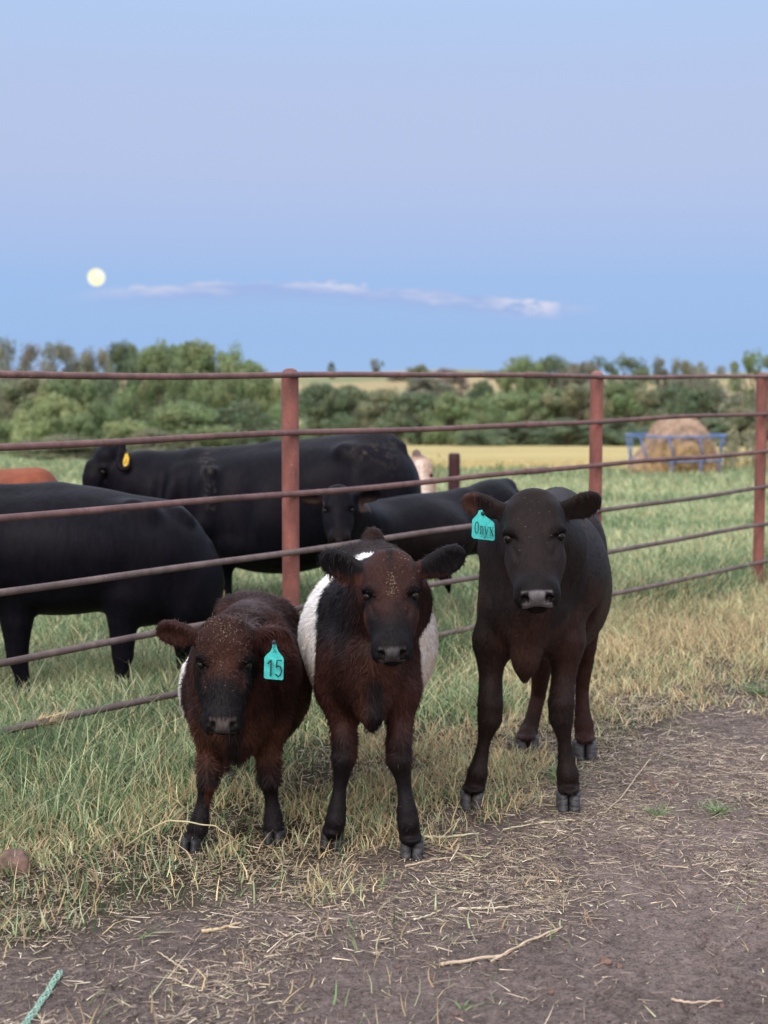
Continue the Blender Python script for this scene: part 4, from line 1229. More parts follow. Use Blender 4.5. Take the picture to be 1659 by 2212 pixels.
def calf_left():
    root = empty('calf', P(500, 1835, 5.55) * [1, 1, 0])
    tag(root, 'smallest calf, shaggy reddish brown, hay on its head, teal ear tag numbered 15', 'calf', 'calves in front of the fence')
    S = Sculpt(.006); X = PX(S)
    X.ell(535, 1470, 5.60, 130, 140, .40, .06)
    X.ell(530, 1490, 5.55, 134, 125, .30, .06)
    X.ell(560, 1395, 5.92, 100, 108, .22, .06)
    X.cap((500, 1318, 5.88, 30), (598, 1330, 5.90, 30), .06)
    X.cap((527, 1302, 5.98, 22), (535, 1322, 6.10, 24), .05)
    X.cap((520, 1360, 5.35, 50), (548, 1335, 5.85, 42), .06)
    X.ell(512, 1520, 5.25, 84, 112, .24, .06)
    X.cap((455, 1430, 5.3, 44), (453, 1560, 5.2, 34), .05)
    X.cap((580, 1430, 5.34, 52), (582, 1560, 5.28, 36), .05)
    X.cap((510, 1430, 5.30, 76), (484, 1400, 5.02, 58), .06)
    X.cap((508, 1530, 5.15, 64), (488, 1480, 4.98, 44), .05)
    X.cap((508, 1550, 5.08, 36), (514, 1610, 5.10, 20), .05); X.cap((513, 1600, 5.09, 20), (514, 1638, 5.10, 8), .05)
    X.sub((462, 1480, 4.98, 10), (470, 1560, 4.99, 14), .07); X.sub((556, 1500, 5.02, 12), (548, 1575, 5.03, 14), .07)
    X.cap((585, 1345, 5.40, 22), (606, 1450, 5.34, 30), .08)
    L1 = [(453, 1560, 5.22, 36), (456, 1612, 5.20, 28), (452, 1660, 5.17, 24), (449, 1690, 5.16, 22.5), (443, 1715, 5.17, 15.5), (438, 1740, 5.17, 14), (433, 1765, 5.16, 18.5), (428, 1790, 5.15, 21), (423, 1806, 5.17, 21)]
    L2 = [(580, 1560, 5.28, 38), (578, 1612, 5.26, 28), (580, 1655, 5.24, 24.5), (581, 1684, 5.23, 23.5), (585, 1712, 5.25, 15), (588, 1738, 5.25, 14.5), (590, 1762, 5.24, 19), (591, 1785, 5.23, 21.5), (593, 1796, 5.26, 21.5)]
    H1 = [(490, 1500, 5.92, 44), (484, 1600, 6.0, 20), (481, 1650, 6.0, 14), (480, 1690, 5.98, 16)]
    H2 = [(610, 1500, 5.95, 44), (604, 1590, 6.0, 20), (600, 1650, 6.02, 14), (598, 1690, 6.0, 16)]
    for lg in (L1, L2, H1): X.chain(lg)
    for u, v, y, ru in ((418, 1808, 5.15, 22.5), (593, 1793, 5.24, 23)): X.ell(u, v, y, ru, 8, .045, .012)
    H = Head.facing((487, 1330), (481, 1560), 4.88, 20); H.pad_a = .875; H.nose = (-.03, .035)
    H.sculpt(S)
    S.cap(H.w((0, .22, -.25)), P(500, 1440, 5.12), .18 * H.L, .15, .05)
    H.ear(S, (430, 1376), (343, 1362), 30, 4.98, 5.04, (.2, -.85, -.25))
    H.ear(S, (540, 1378), (622, 1386), 31, 4.98, 5.06, (-.1, -.9, .1))

    def colour(V, nv):
        l, ih, pad, lip, muz, eye, hole = face_masks(H, V)
        u, v, _ = project(V); n = fbm(V * 6, 3); n2 = fbm(V * 22, 3)
        c = BROWN * (.62 + .7 * sstep(n, .3, .7))[:, None]
        c = blend(c, RUST * .95, sstep(v, 1520, 1580) * sstep(v, 1680, 1630) * sstep(n, .3, .6) * .8)
        c = blend(c, BLACK * 1.1, sstep(np.abs(u - 505), 24, 8) * sstep(v, 1550, 1575) * (V[:, 1] < 5.2) * .9)
        c = blend(c, BLACK * 1.1, sstep(v + 110 * (n - .5), 1630, 1710) * .95)
        c = blend(c, RUST, sstep(v, 1690, 1705) * sstep(v, 1750, 1725) * (u > 442) * (u < 470) * .8)
        c = blend(c, (.10, .08, .085), (1 - ih) * np.exp(-((u - 548) / 30) ** 2 - ((v - 1330) / 30) ** 2) * sstep(n2, .35, .6) * .8)
        yb = V[:, 1] + .10 * (n2 - .5); side = sstep(u, 440, 425)
        belt = sstep(yb, 5.42, 5.45) * side * sstep(yb, 5.95, 5.9) * (V[:, 2] > .18)
        c = blend(c, WHITE, belt)
        c = np.where(ih[:, None] > 0, BROWN * (.7 + .55 * n[:, None]), c)
        c = blend(c, RUST * .8, ih * np.exp(-(l[:, 0] / .12) ** 2 - ((l[:, 1] - .38) / .14) ** 2) * .6)
        c = blend(c, BLACK * .9, ih * sstep(l[:, 1] + .25 * (n2 - .5), .44, .70)); c = blend(c, BLACK * .8, ih * sstep(np.abs(l[:, 0]), .17, .2) * sstep(l[:, 1], .3, .4))
        c = blend(c, BLACK * .5, np.clip(eye * 2.0, 0, 1))
        c = blend(c, NOSE * .7, pad * (1 - hole)); c = blend(c, (.06, .046, .036), pad * sstep(l[:, 2], -.075, -.03) * .4); c = blend(c, (.005, .004, .004), hole * .8)
        skip = np.clip(pad * 1.2 + lip + hole, 0, 1)
        ear = ((u < 428) & (v < 1425) & (v > 1335)); ln = np.full(len(V), .031) * (1 - .45 * ih) * (1 - .5 * ear); ln = ln * (1 - .5 * sstep(v, 1660, 1720))
        return c, pad, skip, ln, flow_default(V, H)
    V, F, nv, o = finish(root, 'body', S, colour, MAT['coat'], dict(n=80000, w=.0024, lift=.40, seed=6, gain=1.35, tip=1.45), [H])
    H.eyes(o)
    for bu, bv in ((412, 1842), (593, 1825), (480, 1699)):
        c = P(bu, bv, gy(bv)) * [1, 1, 0]; c[1] += .03; hoof(o, c, 24 * c[1] / FPX, .042, (-.12, -1), mat='hoof_dark')
    pts = [(588.5, 1388), (596, 1388), (598, 1399), (602, 1408), (611, 1419), (613, 1424), (612, 1466), (609, 1469), (573, 1466), (570, 1463), (571, 1421), (574, 1416), (584, 1407), (588, 1399)]
    t, nz = ear_tag(o, pts, MAT['tag'], 4.93, (592, 1387))
    a, rx, uy, w, h = tag_letter_frame((576, 1459), (610, 1462), (577, 1424), 4.918)
    mb = MB()
    for i, ch in enumerate('15'): strokes(mb, ch, a + rx * (w * .5 * i + (.0 if i else -.001)) + nz * .0025, rx, uy, nz, w * .49, h)
    b = P(589.5, 1407, 4.918); strokes(mb, 'E', b + uy * .0 + nz * .0025 + uy * .008, rx, uy, nz, .010, .0095)
    strokes(mb, 'A', b - uy * .004 + nz * .0025, rx, uy, nz, .011, .0095)
    mb.build('lettering', MAT['ink'], t)
    flecks(o, H, 190, (.24, .2), centre=(0, .08), seed=21, V=V, nv=nv, size=.0075)
    flecks(o, H, 70, (.22, .35), centre=(0, .35), seed=22, V=V, nv=nv, size=.0045)


def black_coat(dust=None, tint=BLACK, brown=0.0, heads=()):
    def colour(V, nv):
        n = fbm(V * 3, 3); u, v, _ = project(V)
        c = np.asarray(tint) * np.array([.85, .92, 1.25]) * (.85 + .4 * n)[:, None]
        wet = np.zeros(len(V))
        for H in heads:
            l, ih, pad, lip, muz, eye, hole = face_masks(H, V)
            c = blend(c, np.asarray(tint) * .6, eye); c = blend(c, NOSE, pad * (1 - hole)); c = blend(c, (.005, .004, .004), hole * .8); wet = np.maximum(wet, pad)
        for (du, dv, ru, rv, col, amt) in (dust or []):
            m = np.exp(-((u - du) / ru) ** 2 - ((v - dv) / rv) ** 2) * sstep(fbm(V * 40, 3), .50, .64)
            c = blend(c, col, np.clip(m * amt, 0, 1))
        return c, wet, np.zeros(len(V)), np.full(len(V), .018), np.tile(np.array([.3, .2, -.8]), (len(V), 1))
    return colour


def cow_grazing():
    root = empty('cow', P(200, 1500, 7.75) * [1, 1, 0])
    tag(root, 'black cow behind the fence cut off by the left edge, its head out of view', 'cow', 'cows behind the fence')
    S = Sculpt(.011); X = PX(S); Y = 7.75
    X.ell(120, 1185, Y, 265, 138, .36, .08)
    X.ell(135, 1262, Y, 150, 55, .25, .08)
    X.ell(-90, 1190, 7.65, 170, 140, .32, .08)
    X.ell(335, 1200, 7.8, 118, 112, .29, .08)
    X.cap((-120, 1075, 7.7, 30), (120, 1085, 7.75, 30), .08); X.cap((120, 1087, 7.75, 30), (352, 1116, 7.8, 32), .08)
    X.cap((375, 1130, 7.8, 28), (430, 1235, 7.8, 40), .08)
    X.ell(405, 1275, 7.8, 78, 100, .22, .08)
    X.ell(300, 1275, 7.75, 75, 80, .25, .08)
    X.cap((290, 1100, 7.62, 20), (320, 1106, 7.62, 18), .09); X.cap((388, 1112, 7.72, 15), (402, 1122, 7.72, 14), .05)
    X.sub((236, 1150, 7.24, 22), (246, 1240, 7.26, 22), .16)
    X.sub((352, 1290, 7.45, 10), (330, 1345, 7.45, 10), .07)
    X.sub((236, 1330, 7.5, 10), (215, 1300, 7.42, 12), .06)
    # neck and lowered head, out of the picture
    X.cap((-220, 1180, 7.6, 95), (-430, 1330, 7.5, 62), .08)
    H = Head(P(-440, 1290, 7.5), np.array([.1, 1, 0]), P(-560, 1480, 7.4) - P(-440, 1290, 7.5), .5); H.sculpt(S)
    X.chain([(30, 1270, 7.6, 44), (36, 1340, 7.6, 36), (37, 1395, 7.6, 26), (38, 1420, 7.6, 24), (47, 1455, 7.6, 16), (50, 1490, 7.6, 17)])
    X.chain([(-70, 1270, 7.9, 44), (-75, 1340, 7.9, 36), (-78, 1400, 7.9, 25), (-76, 1450, 7.9, 16), (-75, 1480, 7.9, 17)])
    X.chain([(270, 1290, 7.6, 44), (266, 1340, 7.6, 34), (265, 1385, 7.6, 27), (265, 1415, 7.6, 24), (263, 1450, 7.6, 16), (264, 1490, 7.6, 17)])
    X.chain([(418, 1320, 7.9, 54), (404, 1390, 7.9, 30), (402, 1420, 7.95, 22), (398, 1460, 7.9, 15), (396, 1482, 7.9, 17)])
    X.chain([(445, 1180, 7.82, 10), (466, 1260, 7.85, 10), (472, 1330, 7.88, 9), (470, 1400, 7.9, 14), (468, 1440, 7.9, 5)])
    V, F, nv, o = finish(root, 'body', S, black_coat(None, BLACK * .8), MAT['cow_coat'], None, [])
    for bu, Yh in ((52, 7.6), (-75, 7.9), (265, 7.6), (396, 7.9)):
        p = P(bu, 1500, Yh) * [1, 1, 0]; hoof(o, p, .058, .06, (-1, -.2))
    return root


def cow_standing():
    root = empty('cow', P(650, 1392, 10.40) * [1, 1, 0])
    tag(root, 'large black cow broadside behind the fence post, yellow tag in its ear', 'cow', 'cows behind the fence')
    S = Sculpt(.013); X = PX(S, lambda u, Y: Y)
    X.cap((440, 1090, 10.60, 112), (790, 1062, 10.30, 120), .1)
    X.ell(600, 1128, 10.45, 190, 112, .40, .1)
    X.ell(800, 1060, 10.30, 86, 118, .30, .1)
    X.cap((430, 1004, 10.60, 30), (600, 990, 10.50, 26), .1); X.cap((600, 990, 10.50, 26), (820, 964, 10.30, 27), .1)
    X.cap((460, 1110, 10.60, 105), (310, 1052, 10.65, 74), .1)
    X.ell(448, 1150, 10.60, 62, 78, .26, .08)
    X.cap((330, 1010, 10.65, 34), (430, 1005, 10.60, 30), .08)
    X.cap((290, 1030, 10.65, 52), (275, 1030, 10.65, 50), .06)
    H = Head(P(276, 974, 10.65), np.array([.15, 1, 0.0]), P(220, 1094, 10.58) - P(276, 974, 10.65), .50); H.sculpt(S)
    H.ear(S, (262, 968), (270, 1018), 18, 10.48, 10.42, (.2, -1, 0), thick=.016)
    X.chain([(470, 1190, 10.50, 46), (480, 1250, 10.50, 22), (482, 1310, 10.50, 20), (482, 1370, 10.50, 13), (482, 1392, 10.50, 16)])
    X.chain([(440, 1190, 10.75, 46), (446, 1250, 10.75, 22), (446, 1310, 10.75, 20), (446, 1382, 10.75, 14)])
    X.chain([(815, 1120, 10.15, 74), (800, 1220, 10.15, 40), (818, 1270, 10.20, 21), (814, 1350, 10.15, 15), (812, 1392, 10.15, 18)])
    X.chain([(830, 1120, 10.50, 64), (826, 1220, 10.50, 38), (846, 1270, 10.50, 20), (842, 1350, 10.50, 14), (840, 1382, 10.50, 17)])
    X.chain([(838, 952, 10.30, 14), (866, 966, 10.25, 12), (879, 1010, 10.20, 11), (884, 1080, 10.18, 10), (893, 1150, 10.15, 9), (930, 1220, 10.12, 8), (964, 1250, 10.10, 13), (972, 1284, 10.10, 3)])
    tan = (.22, .19, .14)
    col = black_coat([(448, 1000, 14, 40, tan, .17), (455, 1075, 12, 25, tan, .25), (800, 975, 40, 15, (.20, .16, .10), .2), (845, 1000, 20, 60, (.03, .025, .02), .5), (610, 1228, 30, 10, tan, .2)], BLACK * .85, heads=(H,))
    X.cap((452, 1020, 10.22, 14), (440, 1130, 10.18, 22), .10)
    X.sub((505, 1030, 10.10, 22), (498, 1150, 10.06, 24), .14)
    X.sub((400, 1020, 10.30, 12), (385, 1120, 10.30, 14), .10)
    X.sub((352, 1000, 10.40, 8), (340, 1090, 10.36, 9), .07)
    X.cap((742, 975, 10.10, 16), (765, 985, 10.08, 18), .08)
    X.sub((708, 1020, 9.9, 20), (716, 1110, 9.88, 20), .18)
    X.sub((800, 1030, 9.9, 10), (826, 1080, 9.9, 10), .14)
    V, F, nv, o = finish(root, 'body', S, col, MAT['cow_coat'], None, [])
    H.eyes(o)
    for bu, Yh in ((480, 10.50), (446, 10.75), (812, 10.15), (840, 10.50)):
        p = P(bu, 1390, Yh) * [1, 1, 0]; hoof(o, p, .065, .07, (-1, -.1))
    t, nz = ear_tag(o, [(271, 976), (275, 976), (277, 984), (279, 991), (277, 1002), (275, 1005), (269, 1008), (266, 1004), (266, 994), (270, 983)], MAT['tag_yellow'], 10.30, (272, 977), 'yellow ear tag')
    mb = MB(); a = P(269, 1002, 10.27); rx = np.array([1., 0, 0]); uy = np.array([0, 0, 1.])
    mb.tube([a, a + rx * .012 + uy * .03, a + rx * .02 + uy * .005], .0025, 5); mb.build('lettering', MAT['ink'], t)


def calf_behind():
    root = empty('calf', P(880, 1430, 8.5) * [1, 1, 0])
    tag(root, 'black calf behind the fence, facing the viewer in front of the big black cow', 'calf')
    S = Sculpt(.011); FY = lambda u, Y: Y + .25 + .0036 * (u - 730); X = PX(S, FY)
    X.cap((800, 1160, 8.7, 72), (1035, 1126, 8.55, 70), .08)
    X.ell(900, 1160, 8.6, 130, 78, .25, .08)
    X.ell(1062, 1105, 8.5, 66, 66, .2, .07)
    X.cap((1000, 1085, 8.55, 26), (1092, 1056, 8.5, 24), .06)
    X.cap((820, 1105, 8.7, 24), (1000, 1085, 8.55, 24), .06)
    X.cap((800, 1150, 8.65, 58), (742, 1110, 8.4, 46), .06)
    X.cap((770, 1185, 8.6, 46), (738, 1150, 8.38, 34), .06)
    H = Head.facing((730, 1043), (733, 1163), 8.47, 30); H.sculpt(S)
    S.cap(H.w((0, .2, -.25)), P(755, 1120, 8.78), .17 * H.L, .13, .05)
    H.ear(S, (702, 1078), (648, 1070), 20, 8.6, 8.65, (.2, -.8, -.4)); H.ear(S, (762, 1076), (822, 1064), 20, 8.6, 8.65, (-.2, -.8, -.4))
    X.chain([(790, 1200, 8.5, 34), (786, 1270, 8.5, 18), (786, 1340, 8.5, 15), (786, 1400, 8.5, 11), (786, 1425, 8.5, 13)])
    X.chain([(820, 1200, 8.8, 34), (822, 1270, 8.8, 18), (822, 1340, 8.8, 15), (822, 1415, 8.8, 12)])
    X.chain([(1072, 1140, 8.45, 50), (1062, 1215, 8.45, 24), (1082, 1270, 8.5, 15), (1074, 1380, 8.45, 11), (1072, 1430, 8.45, 13)])
    X.chain([(1090, 1140, 8.7, 44), (1086, 1215, 8.7, 22), (1102, 1270, 8.7, 14), (1096, 1380, 8.7, 11), (1094, 1410, 8.7, 13)])
    X.chain([(1104, 1052, 8.5, 9), (1124, 1075, 8.5, 8), (1130, 1150, 8.5, 7), (1130, 1240, 8.5, 12), (1128, 1290, 8.5, 3)])

    def colour(V, nv):
        c, wet, sk, ln, fl = black_coat(None, BLACK * .75, heads=(H,))(V, nv)
        u, v, _ = project(V)
        ear = ((u < 700) | ((u > 775) & (u < 830))) & (v < 1105) & (V[:, 1] < 8.75)
        c = blend(c, (.09, .055, .045), ear * sstep(v, 1070, 1090) * .7)
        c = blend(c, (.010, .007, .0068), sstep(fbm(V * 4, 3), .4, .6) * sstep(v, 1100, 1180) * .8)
        return c, wet, sk, ln, fl
    V, F, nv, o = finish(root, 'body', S, colour, MAT['cow_coat'], None, [])
    H.eyes(o)
    for bu, bv, Yh in ((786, 1435, 8.5), (822, 1420, 8.8), (1072, 1436, 8.45), (1094, 1420, 8.7)):
        p = P(bu, bv, FY(bu, Yh)) * [1, 1, 0]; hoof(o, p, .045, .05, (-1, -.3))


def cow_pale():
    root = empty('cow', P(930, 1330, 13.2) * [1, 1, 0])
    tag(root, 'cream coloured cow mostly hidden behind the tail of the large black cow', 'cow', 'cows behind the fence')
    S = Sculpt(.016); X = PX(S)
    z0 = float(hgt(0, 13.))
    X.ell(880, 1085, 13.6, 55, 72, .6, .08)
    X.cap((885, 1060, 13.2, 42), (896, 1030, 12.7, 32), .08)
    H = Head.facing((896, 984), (916, 1092), 12.3, 20, yaw=14); H.sculpt(S)
    H.ear(S, (896, 996), (901, 971), 10, 12.35, 12.35, (.3, -1, 0), thick=.018)
    for bu, Yh in ((850, 13.4), (905, 13.3), (858, 14.0), (900, 14.0)):
        g = hgt(0, Yh); a = P(bu, 1100, Yh); S.chain([(a, .11), ((a[0], Yh, .45), .06), ((a[0], Yh, float(g) + .04), .05)], .05)

    def colour(V, nv):
        u, v, _ = project(V); n = fbm(V * 5, 3)
        c = np.array((.36, .25, .19)) * (.8 + .4 * n)[:, None]
        l = H.local(V)
        c = blend(c, (.62, .52, .45), np.exp(-((l[:, 0] - .05) / .09) ** 2) * (l[:, 1] > .1) * (l[:, 1] < .8) * (l[:, 2] > -.2))
        c = blend(c, (.16, .12, .11), sstep(v, 992, 984) * (np.abs(u - 901) < 16))
        z = np.zeros(len(V)); return c, z, z, z, np.zeros((len(V), 3))
    V, F, nv, o = finish(root, 'body', S, colour, MAT['coat'], None, [])
    H.eyes(o)


def cow_red():
    root = empty('cow', P(40, 1330, 10.8) * [1, 1, 0])
    tag(root, 'red brown cow showing only its back above the black cow at the left edge', 'cow', 'cows behind the fence')
    S = Sculpt(.015); X = PX(S); Y = 10.8
    X.ell(20, 1105, Y, 118, 88, .38, .08); X.ell(78, 1085, Y, 58, 68, .3, .08); X.ell(-90, 1110, Y, 110, 86, .36, .08)
    X.cap((-120, 1050, Y, 24), (85, 1040, Y, 24), .08)
    X.cap((-170, 1090, Y, 62), (-260, 1060, Y, 40), .08)
    H = Head(P(-262, 1030, Y), np.array([0, 1, 0.]), P(-330, 1120, Y) - P(-262, 1030, Y), .46); H.sculpt(S)
    for bu, Yh in ((-120, 10.6), (-100, 11), (95, 10.6), (80, 11)):
        a = P(bu, 1160, Yh); S.chain([(a, .14), ((a[0], Yh, .42), .07), ((a[0], Yh, .1), .05), ((a[0], Yh, .03), .06)], .05)

    def colour(V, nv):
        c = np.array((.20, .058, .028)) * (.8 + .4 * fbm(V * 4, 3))[:, None]
        z = np.zeros(len(V)); return c, z, z, z, np.zeros((len(V), 3))
    finish(root, 'body', S, colour, MAT['coat'], None, [])


calf_right(); calf_middle(); calf_left()
cow_grazing(); cow_standing(); calf_behind(); cow_pale(); cow_red()


def rebase(root):
    """children were modelled in world space; hang them under the Empty at the animal's feet"""
    for c in root.children: c.location = -root.location


for _o in [o for o in COL.objects if o.type == 'EMPTY' and o.name.split('.')[0] in ('calf', 'cow')]: rebase(_o)


# ------------------------------------------------------------------ trees
def ground_pt(u, Y):
    x = (u - CX) / FPX * Y
    return np.array([x, Y, float(hgt(x, Y))])


def crown_mesh(name, seed, nclump=46, leaves=95, leaf=.035, shape='round', lo=.12, fill=1.0):
    """crown of unit height and unit half width: leaf-sized faces gathered in clumps through an uneven volume"""
    r = np.random.default_rng(seed)
    cs, rs = [], []
    while len(cs) < nclump:
        p = r.uniform(-1, 1, 3); z = r.uniform(lo, 1)
        t = (z - lo) / (1 - lo)
        if shape == 'round': wd = math.sin(math.pi * min(max(t * .86 + .12, 0), 1)) ** .6
        elif shape == 'dome': wd = math.sqrt(max(1 - t ** 2.4, 0)) * (.86 + .14 * t)
        elif shape == 'tall': wd = .75 * math.sin(math.pi * min(t * .8 + .16, 1)) ** .8 + .05
        else: wd = (.35 + .65 * t) * math.sqrt(max(1 - (t - .55) ** 2 * 3.2, 0.02))
        rad = math.hypot(p[0], p[1])
        if rad > 1 or rad < .28 * r.random(): continue
        wd *= 1 + .22 * math.sin(math.atan2(p[1], p[0]) * 3 + seed)
        cs.append((p[0] * wd * .88, p[1] * wd * .88, z * .93)); rs.append(r.uniform(.10, .33) * (1.15 - .4 * t))
    cs = np.array(cs); rs = np.array(rs)
    n = nclump * leaves
    k = np.repeat(np.arange(nclump), leaves)
    d = nrm(r.normal(0, 1, (n, 3))); rad = r.random(n) ** .45
    p = cs[k] + d * (rs[k] * rad)[:, None] * np.array([1, 1, .62])
    p[:, 2] = np.maximum(p[:, 2], lo * .4)
    a = nrm(r.normal(0, 1, (n, 3))); b = nrm(np.cross(a, nrm(d + r.normal(0, .7, (n, 3)))))
    a = nrm(np.cross(b, d + 1e-3))
    sz = leaf * (.6 + .9 * r.random(n))[:, None]
    V = np.stack([p - a * sz, p + b * sz * .55, p + a * sz, p - b * sz * .55], 1).reshape(-1, 3)
    q = np.arange(n * 4).reshape(n, 4)
    tone = (.84 + .32 * r.random(nclump))[k] * (.72 + .56 * r.random(n))
    hue = r.normal(0, .06, nclump)[k]
    c = np.stack([tone * (1 + hue), tone, tone * (1 - .5 * np.abs(hue))], 1)
    return V, q, np.repeat(c, 4, 0), cs


TREEN = {}
_crowns = {}


def crown_for(kind, tint, seed):
    key = (kind, tint, seed)
    if key not in _crowns:
        args = dict(bush=dict(nclump=64, leaves=300, leaf=.0225, shape='dome', lo=.03), round=dict(nclump=60, leaves=300, leaf=.0215, lo=.06),
                    tall=dict(nclump=50, leaves=260, leaf=.021, shape='tall', lo=.12), open=dict(nclump=34, leaves=220, leaf=.022, shape='open', lo=.28),
                    bare=dict(nclump=26, leaves=34, leaf=.022, shape='open', lo=.3))[kind]
        V, q, c, cs = crown_mesh('crown', seed, **args)
        o = mesh_np('crown', V, q, MAT['leaf'], None, False, col=np.clip(c * np.array(tint) * 1.32, 0, 1))
        me = o.data; bpy.data.objects.remove(o)
        mb = MB(); r = np.random.default_rng(seed + 5)
        tr = np.array([[0, 0, -.05], [.02, .01, .12], [-.02, .02, .3], [.03, 0, .55], [.02, .01, .78]])
        mb.tube(tr, [.045, .036, .03, .02, .008], 8)
        for j in r.choice(len(cs), 16, replace=False):
            t = cs[j]; z0 = max(.08, t[2] * .45); b0 = np.array([np.interp(z0, tr[:, 2], tr[:, 0]), np.interp(z0, tr[:, 2], tr[:, 1]), z0])
            md = (b0 + t) / 2 + np.array([0, 0, .05]) + r.normal(0, .03, 3)
            mb.tube([b0, md, t], [.018, .011, .004], 6)
        t = mb.build('trunk', MAT['bark']); tm = t.data; bpy.data.objects.remove(t)
        _crowns[key] = (me, tm)
    return _crowns[key]


GREEN = (.155, .205, .105); DEEP = (.115, .155, .095); PALE = (.23, .28, .14); OLIVE = (.175, .19, .12); GREY = (.165, .175, .14); BROWNISH = (.21, .175, .15)


def tree(u, vtop, hw, Y, kind, tint, seed, label, group, name='tree', rot=0.0, sink=0.0):
    g = ground_pt(u, Y); g[2] -= sink
    top = P(u, vtop, Y); H = top[2] - g[2]; W = hw * Y / FPX * ((1.9 if kind in ('open', 'bare', 'tall') else 1.42) if Y < 260 else 1.1)
    root = empty(name, tuple(g)); tag(root, label, 'tree' if name == 'tree' else 'bush', group)
    cm, tm = crown_for(kind, tint, seed)
    for nm, me in (('crown', cm), ('trunk', tm)):
        o = bpy.data.objects.new(nm, me); COL.objects.link(o); o.parent = root
    root.scale = (W, W, H); root.rotation_euler = (0, 0, rot)


G1 = 'trees in the wood at the left'; G2 = 'trees along the valley tree line'; G3 = 'trees on the far skyline'
